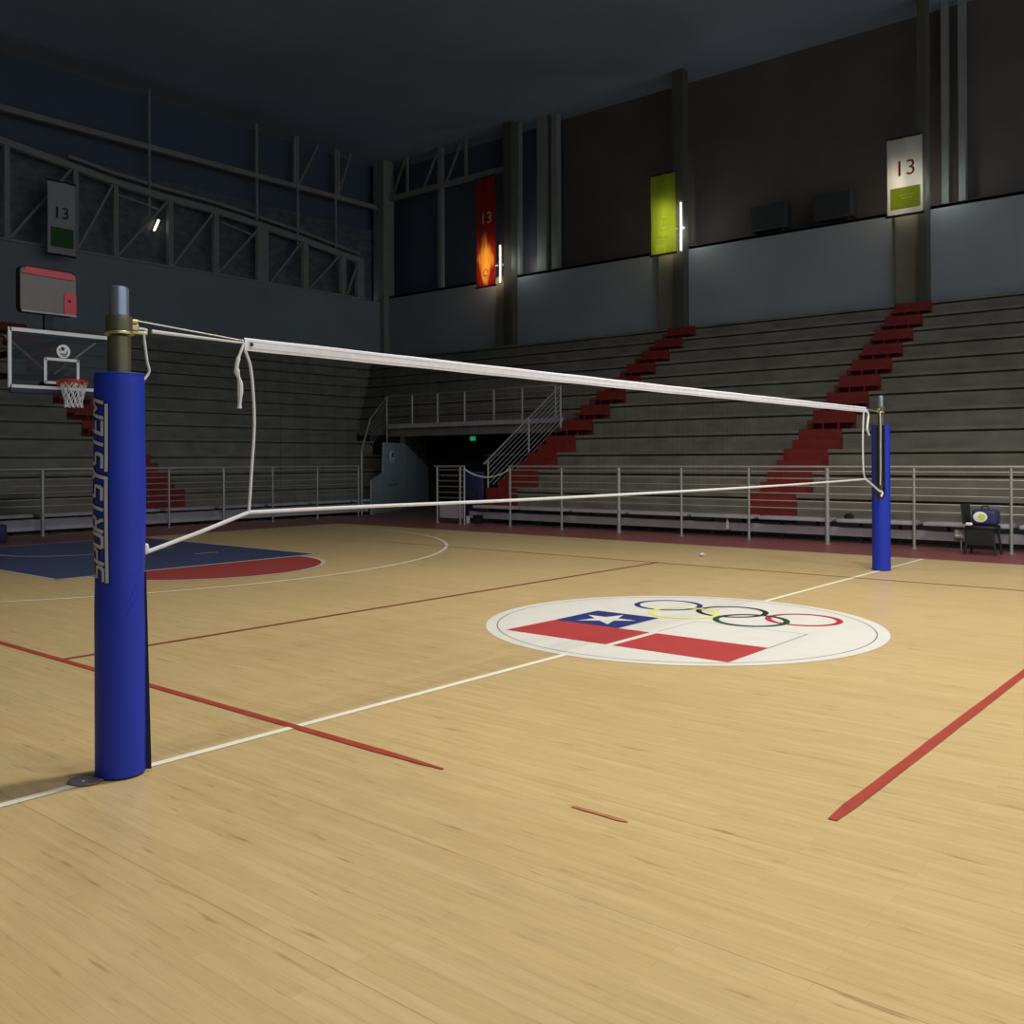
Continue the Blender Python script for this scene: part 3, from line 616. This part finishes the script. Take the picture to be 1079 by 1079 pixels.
MB().tube([(-26.45, 9.52, 9.72), (-26.45, 9.68, 10.1)], .035, 8).build('tube', M['tube'], gl, True)  # glowing tube imitates a lamp reflected in the glass
MB().bar((-26.52, 9.50, 9.68), (-26.52, 9.70, 10.14), .08, .06).build('housing', M['bench'], gl)
for i, (xa, xb) in enumerate(((-8.98, -7.78), (-6.9, -5.72))):
    e = empty('speaker_cabinet', ((xa + xb) / 2, 20.2, 8.66), ('dark boxy cabinet on the wall ledge nearer the green banner', 'dark boxy cabinet on the wall ledge nearer the white banner')[i], 'speaker', 'dark cabinets on the wall ledge')
    MB().box(xa, xb, 20.05, 20.5, 8.78, 9.58, .02, 2).build('body', mat('cabinet_dark', (46, 48, 52), .7), e, True)
    MB().box(xa + .06, xb - .06, 20.035, 20.05, 8.86, 9.52).build('grille', mat('grille_dark', (38, 40, 44), .8), e)
    for q in (xa + .12, xb - .12): MB().box(q - .05, q + .05, 20.1, 20.4, 8.66, 8.78).build('foot', M['blackp'], e)

# ------------------------------------------------------------------ basketball goal and shot clock
g = empty('basketball_goal', (-13, 0, 0), 'glass basketball goal with a white net, at the left edge behind the blue post', 'basketball hoop')
X = -12.8
MB().box(X - .02, X, -.88, .88, 2.9, 3.93).build('backboard', M['clear'], g)
f_ = MB(); f_.box(X - .03, X + .012, -.9, .9, 3.88, 3.945); f_.box(X - .03, X + .012, -.9, .9, 2.885, 2.94)
for s_ in (-1, 1): f_.box(X - .03, X + .012, s_ * .9 - .028, s_ * .9 + .028, 2.885, 3.945)
f_.build('board_frame', M['hoopw'], g)
f_ = MB(); f_.box(X + .002, X + .012, -.3, .32, 3.41, 3.46); f_.box(X + .002, X + .012, -.3, .32, 2.985, 3.035)
for y in (-.29, .3): f_.box(X + .002, X + .012, y - .025, y + .025, 3.0, 3.45)
f_.build('inner_square', M['hoopw'], g)
st = MB(); st.extr([(X + .004, .035 + .125 * math.cos(2 * PI * k / 28), 3.59 + .125 * math.sin(2 * PI * k / 28)) for k in range(28)], (.006, 0, 0)); stk = st.build('round_sticker', M['hoopw'], g)
st = MB(); st.extr([(X + .011, .02 + .035 * math.cos(2 * PI * k / 14), 3.635 + .035 * math.sin(2 * PI * k / 14)) for k in range(14)], (.003, 0, 0))
for dy, dz, w_, h_ in ((-.06, -.06, .12, .02), (-.03, -.09, .08, .018), (.05, -.04, .02, .05), (-.08, .0, .02, .04)): st.box(X + .011, X + .014, .035 + dy, .035 + dy + w_, 3.59 + dz, 3.59 + dz + h_)
st.build('sticker_print', M['btextd'], stk)
MB().box(X - .05, X + .02, -.9, .9, 2.79, 2.885, .015, 2).build('edge_padding', M['navy'], g, True)
MB().tube([(-12.40 + .23 * math.cos(2 * PI * k / 32), .03 + .23 * math.sin(2 * PI * k / 32), 3.03) for k in range(32)], .014, 8, closed=True).build('rim', M['hoopr'], g, True)
br_ = MB(); br_.box(X, X + .05, -.1, .16, 2.96, 3.06); br_.box(X + .03, -12.6, -.07, .13, 3.005, 3.02); br_.extr([(-12.62, -.08, 2.99), (-12.62, -.08, 3.03), (-12.2, -.1, 3.02), (-12.2, -.1, 2.99)], (0, .012, 0))
for k in range(16):
    a = 2 * PI * k / 16; br_.box(-12.40 + .225 * math.cos(a) - .012, -12.40 + .225 * math.cos(a) + .012, .03 + .225 * math.sin(a) - .012, .03 + .225 * math.sin(a) + .012, 2.95, 3.02)
br_.build('rim_bracket', M['hoopr'], g)
nt = MB(); NS = 12
for k in range(NS):
    for s_ in (-1, 1):
        pts = []
        for i in range(9):
            t = i / 8; r = .225 - .085 * min(1, t * 1.25) + .012 * max(0, t - .8) * 5; a = 2 * PI * (k + s_ * t * 2.0) / NS
            pts.append((-12.40 + r * math.cos(a), .03 + r * math.sin(a), 2.99 - .44 * t))
        nt.tube(pts, .0085, 5)
nt.build('net', M['hoopw'], g, True)
arm = MB(); arm.bar((-12.86, 0, 3.1), (-15.6, -.35, 3.3), .12, .12); arm.bar((-12.86, 0, 3.75), (-15.6, -.35, 3.6), .1, .1); arm.build('arm', M['blackp'], g)
MB().tube([(-13.2, .01, 3.17), (-13.2, .86, 3.87)], .022, 8).build('brace', M['steel'], g, True)
MB().tube([(-13.2, -.01, 3.17), (-13.2, -.86, 3.87)], .022, 8).build('brace', M['steel'], g, True)
cr = MB(); cr.bar((-13.2, -.88, 3.87), (-13.2, .88, 3.87), .04, .04)
for s_ in (-1, 1): cr.bar((-13.2, s_ * .84, 3.87), (-12.83, s_ * .84, 3.87), .03, .03)
cr.bar((-13.2, 0, 3.12), (-13.2, 0, 3.2), .08, .08); cr.build('support_frame', M['blackp'], g)
MB().bar((-15.6, -.4, .3), (-15.6, -.35, 3.7), .18, .18).build('mast', M['blackp'], g)
MB().box(-15.9, -15.0, -.8, -.05, 0, .35, .04, 2).build('base', M['navy'], g, True)
c = empty('shot_clock', (-13.3, 0, 3.87), 'red trimmed shot clock mounted above the basketball hoop', 'shot clock')
def rrect(y0, y1, z0, z1, r, n=5):
    o = []
    for cy_, cz_, a0 in ((y1 - r, z1 - r, 0), (y0 + r, z1 - r, 90), (y0 + r, z0 + r, 180), (y1 - r, z0 + r, 270)):
        for i in range(n + 1): a = math.radians(a0 + 90 * i / n); o.append((cy_ + r * math.cos(a), cz_ + r * math.sin(a)))
    return o
MB().extr([(-13.3, y, z) for y, z in rrect(-.52, .51, 4.31, 5.17, .1)], (-.16, 0, 0)).build('case', M['blackp'], c)
MB().extr([(-13.29, y, z) for y, z in rrect(-.51, .5, 4.32, 5.12, .08)], (-.02, 0, 0)).build('face', M['clockg'], c)
tp_ = MB().extr([(-13.265, y, z) for y, z in ((-.5, 5.02), (.47, 5.0), (.49, 5.03), (.4, 5.125), (-.42, 5.14))], (-.03, 0, 0)); tp_.build('top_trim', M['clockr'], c)
sd = MB().extr([(-13.265, y, z) for y, z in rrect(.27, .5, 4.33, 4.76, .07)], (-.03, 0, 0)); sdo = sd.build('side_panel', M['clockr'], c)
MB().extr([(-13.26, .37 + .03 * math.cos(2 * PI * k / 14), 4.6 + .03 * math.sin(2 * PI * k / 14)) for k in range(14)], (-.006, 0, 0)).build('lens', M['blackp'], sdo)
MB().box(-13.28, -13.26, -.5, .5, 4.315, 4.345).build('bottom_trim', M['bench'], c)
bk_ = MB(); bk_.box(-13.42, -13.34, -.06, .1, 3.87, 4.35); bk_.build('bracket', M['blackp'], c)

# ------------------------------------------------------------------ volleyball posts, pads, net
VD = Vector((.887, -.462, 0)); RD = Vector((.462, .887, 0))
NY, FY = -5.575, 5.576
def post(label, y, sgn, q=1.0):
    e = empty('net_post', (0, y, 0), label, 'post', 'net posts')
    MB().lathe([(r_ * q, z_) for r_, z_ in [(.056, 0), (.056, 2.2), (.05, 2.205)]], (0, y, 0), 32).build('lower_tube', M['pole'], e, True)
    MB().lathe([(r_ * q, z_) for r_, z_ in [(.062, 2.225), (.064, 2.23), (.064, 2.29), (.06, 2.305), (.05, 2.31)]], (0, y, 0), 32).build('collar', M['pole'], e, True)
    MB().lathe([(r_ * q, z_) for r_, z_ in [(.047, 2.3), (.047, 2.435), (.044, 2.45), (.03, 2.456)]], (0, y, 0), 32).build('upper_tube', M['poletop'], e, True)
    MB().lathe([(r_ * q, z_) for r_, z_ in [(.07, 2.212), (.072, 2.214), (.072, 2.224), (.07, 2.226)]], (0, y, 0), 32).build('clamp_band', M['brass'], e, True)
    k = MB(); k.tube([(.02, y + sgn * .05, 2.285), (.02, y + sgn * .085, 2.285)], .012, 10); k.box(-.02, .02, y + sgn * .055, y + sgn * .1, 2.24, 2.275, .006, 1); k.build('pulley', M['brass'], e, True)
    h = MB().box(-.012, .012, y + sgn * .06, y + sgn * .15, 2.225, 2.24, .004, 1); h.build('cleat', M['brass'], e)
    return e
post('near net post with a grey metal top in a blue lettered pad', NY, 1)
post('far net post in a plain blue pad with an open slit', FY, -1, .74)

def pad(y, slit_dir, slit_fn, rad_fn, z1, label, name='post_pad'):
    e = empty(name, (0, y, 0), label, 'pad', 'blue net post pads')
    base = math.atan2(slit_dir[1], slit_dir[0]); NZ, NA = 56, 48; ri = .062
    def shell(rf, inner):
        vs = []
        for j in range(NZ + 1):
            z = .012 + (z1 - .012) * j / NZ; hw = slit_fn(z); R = rf(z)
            for i in range(NA + 1):
                a = base + hw + (2 * PI - 2 * hw) * i / NA
                rr = R(a) if callable(R) else R
                vs.append((rr * math.cos(a), y + rr * math.sin(a), z))
        return vs
    out = shell(rad_fn, 0); inn = shell(lambda z: ri, 1); n = NA + 1; fs = []; N = len(out)
    m_ = MB(); of = []
    for j in range(NZ):
        for i in range(NA): a = j * n + i; of.append((a, a + 1, a + n + 1, a + n))
    top_ = [(NZ * n + i, NZ * n + i + 1, N + NZ * n + i + 1, N + NZ * n + i) for i in range(NA)]
    bot_ = [(i, i + 1, N + i + 1, N + i) for i in range(NA)]
    m_.add(out + inn, of + top_ + bot_)
    cov = m_.build('cover', M['pad'], e, True)
    # lining: inner face and the two slit edges
    l_ = MB(); lf = [(N + a, N + b, N + c_, N + d_) for a, b, c_, d_ in of]
    for j in range(NZ):
        for i in (0, NA): a = j * n + i; lf.append((a, a + n, N + a + n, N + a))
    l_.add(out + inn, lf); b_ = l_.build('lining', M['padin'], e, True)
    return e, cov
def nr(z):
    s = .1195 + .0045 * math.exp(-((z - 1.38) / .22) ** 2) - .003 * math.exp(-((z - .98) / .16) ** 2)
    if z > 1.99: s -= .003 * (z - 1.99) / .024
    return lambda a, s=s, z=z: s + .0016 * math.sin(9 * z + 3 * a) * math.exp(-((z - .9) / .25) ** 2)
np_, ncov = pad(NY, (.35, 1), lambda z: .16 + .05 * max(0, 1 - z / .8), nr, 2.014, 'blue padded sleeve with grey lettering around the near net post')
fp_, fcov = pad(FY, (.1, -1), lambda z: .003 + .66 * min(1, max(0, (z - .99) / .05)) , lambda z: .123, 2.04, 'plain blue padded sleeve around the far net post')
# dark flap edge at the near slit (its far lip stands off a little, more towards the floor)
fl_ = MB(); vs = []
sa = math.atan2(1, .35)
for j in range(21):
    z = .012 + 1.0 * j / 20; o_ = .022 * (1 - j / 20)
    for r_, da in ((.09, .10), (.124 + o_, .10), (.124 + o_, .16), (.09, .16)):
        a = sa - .26 + da - .10; vs.append((r_ * math.cos(a), NY + r_ * math.sin(a), z))
fs = []
for j in range(20):
    for k in range(4): a = j * 4; fs.append((a + k, a + (k + 1) % 4, a + 4 + (k + 1) % 4, a + 4 + k))
fs += [(0, 1, 2, 3), (80, 81, 82, 83)]
fl_.add(vs, fs); fl_.build('flap', M['padin'], np_)
# hem piping at the top
MB().tube([(.117 * math.cos(a), NY + .117 * math.sin(a), 2.012) for a in [sa + .2 + (2 * PI - .4) * i / 40 for i in range(41)]], .004, 6).build('hem', M['pad'], np_, True)
# stitched creases low on the near pad
crs = MB()
for z0, z1_, a0, a1 in ((.80, .93, .05, .75), (.86, 1.02, .15, .85), (1.02, 1.07, .35, .9)):
    pts = []
    for i in range(13):
        t = i / 12; th = a0 + (a1 - a0) * t; z = z0 + (z1_ - z0) * t ** 1.6
        d = VD * math.cos(th) + RD * math.sin(th); R = nr(z)(math.atan2(d.y, d.x)) ; pts.append((d.x * R, NY + d.y * R, z))
    crs.tube(pts, [.0006 + .0022 * math.sin(PI * i / 12) for i in range(13)], 6)
crs.build('crease', M['pad'], np_, True)
# lettering: strokes wrapped on the pad, reading upwards, tops of the letters to the left
GL = {
 'S': [[(1, 1), (.12, 1), (0, .88), (0, .62), (.12, .5), (.88, .5), (1, .38), (1, .12), (.88, 0), (0, 0)]],
 'P': [[(0, 0), (0, 1), (.88, 1), (1, .88), (1, .55), (.88, .43), (0, .43)]],
 'O': [[(.12, 0), (0, .12), (0, .88), (.12, 1), (.88, 1), (1, .88), (1, .12), (.88, 0), (.12, 0)]],
 'R': [[(0, 0), (0, 1), (.88, 1), (1, .88), (1, .58), (.88, .46), (0, .46)], [(.55, .46), (1, 0)]],
 'T': [[(0, 1), (1, 1)], [(.5, 1), (.5, 0)]],
 'E': [[(1, 0), (0, 0), (0, 1), (1, 1)], [(0, .5), (.85, .5)]],
 'M': [[(0, 0), (0, 1), (.5, .45), (1, 1), (1, 0)]],
 'Y': [[(0, 1), (.5, .45), (1, 1)], [(.5, .45), (.5, -.25)]],
}
def wrap(u, v, off):   # u up the pad in metres, v angle in radians from the view side (negative = left)
    d = VD * math.cos(v) + RD * math.sin(v); R = nr(u)(math.atan2(d.y, d.x)) + off; return (d.x * R, NY + d.y * R, u)
def stroke(mb, p, q, t, off):
    p = Vector(p); q = Vector(q); d = (q - p); L_ = d.length; d.normalize(); nrm = Vector((-d.y, d.x)); p = p - d * t / 2; q = q + d * t / 2; k = max(2, int(L_ / .015))
    vs = []
    for i in range(k + 1):
        c_ = p + (q - p) * i / k
        for s_ in (-1, 1):
            e_ = c_ + nrm * s_ * t / 2; vs.append(wrap(e_.x, e_.y / .1195, off))
    mb.add(vs, [(2 * i, 2 * i + 1, 2 * i + 3, 2 * i + 2) for i in range(k)])
ltr = MB(); lto = MB(); Z0 = .988; base_v = -.086; cap = .095
adv = .0800; wch = .056
def glyph(ch, z0, wid):
    for pl in GL[ch]:
        for a, b in zip(pl, pl[1:]):
            f2 = lambda p: (z0 + p[0] * wid + .024 * p[1], base_v - p[1] * cap)
            stroke(ltr, f2(a), f2(b), .0175, .0022); stroke(lto, f2(a), f2(b), .031, .0012)
zpos = Z0
for ch in 'SPORTSYSTEM':
    wid = wch * (1.35 if ch == 'M' else 1.0)
    glyph(ch, zpos, wid); zpos += adv * (1.12 if ch == 'M' else 1)
bv = -.062
zy = Z0 + adv * 6 + wch / 2
for a, b in (((Z0 - .005, bv), (zy - .012, bv)), ((zy + .035, bv), (Z0 + adv * 11 - .02, bv))):
    stroke(ltr, a, b, .017, .0024); stroke(lto, a, b, .03, .0013)
ltr.build('lettering', M['letter'], np_, True, fix=False); lto.build('lettering_outline', M['lettero'], np_, True, fix=False)

# net
n_ = empty('volleyball_net', (0, 0, 0), 'volleyball net with a white top band stretched over the court', 'net')
ztape = lambda y: 2.262 + .004 * ((y / 4.9) ** 2)
tpm = MB(); vs = []; NN = 60
for i in range(NN + 1):
    y = -4.84 + 9.83 * i / NN; z = ztape(y)
    for x, dz in ((-.006, -.068), (-.009, -.036), (-.006, -.002), (0, .003), (.006, -.002), (.009, -.036), (.006, -.068)): vs.append((x + .002 * math.sin(y * 3), y, z + dz + .0012 * math.sin(y * 7)))
m7 = 7
tpm.add(vs, [(i * m7 + k, i * m7 + (k + 1) % m7, (i + 1) * m7 + (k + 1) % m7, (i + 1) * m7 + k) for i in range(NN) for k in range(m7)] + [tuple(range(7)), tuple(NN * 7 + k for k in range(7))])
tpm.build('top_band', M['tape'], n_, True)
sm = MB()
sm.tube([(.0105, -4.82 + 9.78 * i / 40, ztape(-4.82 + 9.78 * i / 40) - .018) for i in range(41)], .0016, 5); sm.tube([(.0105, -4.82 + 9.78 * i / 40, ztape(-4.82 + 9.78 * i / 40) - .054) for i in range(41)], .0016, 5)
sm.build('seam', mat('seam_grey', (170, 162, 168), .8), n_, True)
MB().tube([(.012, -4.80, 2.232), (.0135, -4.80, 2.232)], .012, 12).build('eyelet', M['blackp'], n_, True)
def sm_pts(p, n=8):   # smooth a polyline (Catmull-Rom)
    p = [Vector(q) for q in p]; o = []
    for i in range(len(p) - 1):
        a = p[max(i - 1, 0)]; b = p[i]; c_ = p[i + 1]; d = p[min(i + 2, len(p) - 1)]
        for k in range(n):
            t = k / n; o.append(.5 * ((2 * b) + (c_ - a) * t + (2 * a - 5 * b + 4 * c_ - d) * t * t + (3 * b - a - 3 * c_ + d) * t ** 3))
    return o + [p[-1]]
lc = sm_pts([(0, -4.837, 2.2), (0, -4.799, 2.1), (0, -4.781, 1.93), (0, -4.777, 1.766), (0, -4.793, 1.55), (0, -4.815, 1.282)])
rc = sm_pts([(0, 4.91, 2.2), (0, 4.88, 1.95), (0, 4.87, 1.7), (0, 4.89, 1.4), (0, 4.965, 1.29)])
MB().tube(lc, .0088, 8).build('side_cord', M['cord'], n_, True)
MB().tube(rc, .011, 8).build('side_cord', M['cord'], n_, True)
bc = sm_pts([(0, -4.815, 1.282), (0, -3.99, 1.28), (0, -2.38, 1.268), (0, 0, 1.265), (0, 2.4, 1.27), (0, 4.965, 1.29)])
MB().tube(bc, .011, 8).build('bottom_cord', M['cord'], n_, True)
MB().tube([(0, -4.815, 1.282), (0.01, -5.13, 1.19), (.03, -5.46, 1.105)], .0108, 8).build('tie_cord', M['cord'], n_, True)
MB().tube(sm_pts([(0, 4.965, 1.29), (.02, 5.2, 1.2), (.03, 5.405, 1.12), (.04, 5.44, 1.115), (.06, 5.452, 1.09), (.05, 5.43, 1.04)]), .014, 8).build('tie_cord', M['cord'], n_, True)
kn = MB().lathe([(.004, -.03), (.02, -.024), (.026, 0), (.02, .02), (.004, .026)], (.03, -5.462, 1.13), 10); kn.build('knot', M['cord'], n_, True)
# steel cable and tension cords at both ends
MB().tube([(0, -5.49, 2.293), (0, -4.84, 2.25)], .004, 6).build('cable', M['steel'], n_, True)
MB().tube([(0, -5.40, 2.247), (0, -5.15, 2.243), (0, -4.84, 2.238)], [.010, .008, .006], 8).build('tension_cord', M['cord'], n_, True)
MB().tube([(0, 4.99, 2.243), (0, 5.5, 2.225)], .007, 6).build('cable', M['steel'], n_, True)
MB().tube(sm_pts([(.012, -4.85, 2.235), (.02, -4.893, 2.145), (.02, -4.905, 2.08), (.02, -4.882, 2.0), (.02, -4.888, 1.868)]), [.008] * 8 + [.012] * 8 + [.016, .017, .014, .012, .010, .010, .012, .014] + [.016] * 4 + [.012] * 2 + [.010, .012, .014], 8).build('hanging_strap', M['cord'], n_, True)
MB().tube(sm_pts([(.012, 4.985, 2.225), (.02, 5.03, 2.16), (.02, 5.0, 2.05), (.02, 4.985, 1.96), (.02, 5.06, 1.89)]), .015, 8).build('hanging_strap', M['cord'], n_, True)
# dark mesh of the net
net = MB()
def edge_y(z, pts):
    b = min(range(len(pts)), key=lambda i: abs(pts[i].z - z)); return pts[b].y
def thin(a, b): net.bar(a, b, .0006, .0006)
for i in range(1, 97):
    y = -4.8 + .1012 * i
    if y < 4.9: thin((0, y, 2.195), (0, y, 1.278))
for j in range(1, 10):
    z = 2.195 - .0925 * j; thin((0, edge_y(z, lc), z), (0, edge_y(z, rc), z))
net.build('mesh', M['netk'], n_)
# loose cords of the two posts
tag(MB().tube(sm_pts([(0, -5.5, 2.252), (0, -5.43, 2.252), (0, -5.442, 2.222), (.0, -5.426, 2.093), (0.0, -5.415, 2.035), (.0, -5.46, 1.975)]), .007, 8).build('loose_cord', M['cord'], None, True, (0, -5.45, 2.0)), 'grey cord hanging from the top of the near post into its pad', 'cord')
tag(MB().tube(sm_pts([(.02, 5.49, 2.22), (.03, 5.475, 2.1), (.035, 5.47, 1.95), (.03, 5.475, 1.7), (.035, 5.46, 1.4), (.03, 5.455, 1.2)]), .0055, 8).build('loose_cord', M['cord'], None, True, (0, 5.5, 2.0)), 'pale cord running down inside the slit of the far pad', 'cord')
# floor socket cover
cvr = empty('socket_cover', (-.02, -5.745, 0), 'round metal floor socket cover at the foot of the near post', 'cover')
MB().lathe([(.08, 0), (.084, .001), (.085, .006), (.082, .0085), (.02, .009)], (-.022, -5.738, .003), 40).build('disc', M['plate'], cvr, True)
MB().lathe([(.006, 0), (.006, .002), (.004, .003)], (.0, -5.765, .0118), 12).build('screw', M['hoopw'], cvr, True)

# ------------------------------------------------------------------ camera
F, CYP = 999.19, 481.48
yaw, pit, rol = math.radians(129.9551), math.radians(.1895), math.radians(-.2546)
fw = Vector((math.cos(pit) * math.cos(yaw), math.cos(pit) * math.sin(yaw), math.sin(pit)))
r0 = Vector((math.sin(yaw), -math.cos(yaw), 0)); u0 = r0.cross(fw)
r1 = r0 * math.cos(rol) + u0 * math.sin(rol); u1 = -r0 * math.sin(rol) + u0 * math.cos(rol)
cd = bpy.data.cameras.new('camera'); cam = bpy.data.objects.new('camera', cd); COL.objects.link(cam)
cd.sensor_width = 36; cd.lens = F / 1079 * 36; cd.shift_y = -(539.5 - CYP) / 1079; cd.shift_x = -.5 / 1079; cd.clip_end = 200; cd.clip_start = .05
mw = Matrix((r1, u1, -fw)).transposed().to_4x4(); mw.translation = (4.5906, -7.9688, 1.5713); cam.matrix_world = mw
sc.camera = cam

# ------------------------------------------------------------------ light
def spot(loc, aim, power, ang, blend, rad, col=(1, .93, .82)):
    l = bpy.data.lights.new('hall_or_fill_lamp', 'SPOT'); l.energy = power; l.spot_size = math.radians(ang); l.spot_blend = blend; l.shadow_soft_size = rad; l.color = col
    o = bpy.data.objects.new('hall_or_fill_lamp', l); COL.objects.link(o); o.location = loc
    o.rotation_euler = (Vector(aim) - Vector(loc)).to_track_quat('-Z', 'Y').to_euler(); return o
LC = (1, .975, .92)
for x, y, p in ((1.0, -2.5, 1.05), (8.5, -3, .72), (9, 2, 1.05), (2.5, 2, .85)):
    spot((x, y, 12), (x - .5, y + .5, 0), 2560 * p, 116, 1.0, .45, LC)
spot((-6, -1, 13), (-8, 1, 0), 1250, 128, 1.0, .5, LC)
spot((6, -10, 11), (-3.5, 10.5, .5), 3300, 52, 1.0, .4, LC)  # added unseen flood to brighten the lower rows of the right stand
for x in (-18.2, -10.8, -3.1):       # added lights without fixtures, for the wall glow right of each pilaster
    l = bpy.data.lights.new('pilaster_fill_light', 'POINT'); l.energy = 14; l.shadow_soft_size = .12; l.color = (.86, 1, .97)
    o = bpy.data.objects.new('pilaster_fill_light', l); COL.objects.link(o); o.location = (x, 19.55, 9.1)
w = bpy.data.worlds.new('world'); sc.world = w; w.use_nodes = True
w.node_tree.nodes['Background'].inputs[0].default_value = (.72, .86, 1.0, 1); w.node_tree.nodes['Background'].inputs[1].default_value = .98
sc.view_settings.view_transform = 'Standard'; sc.view_settings.look = 'None'; sc.view_settings.exposure = 0; sc.view_settings.gamma = 1; sc.view_settings.use_curve_mapping = False
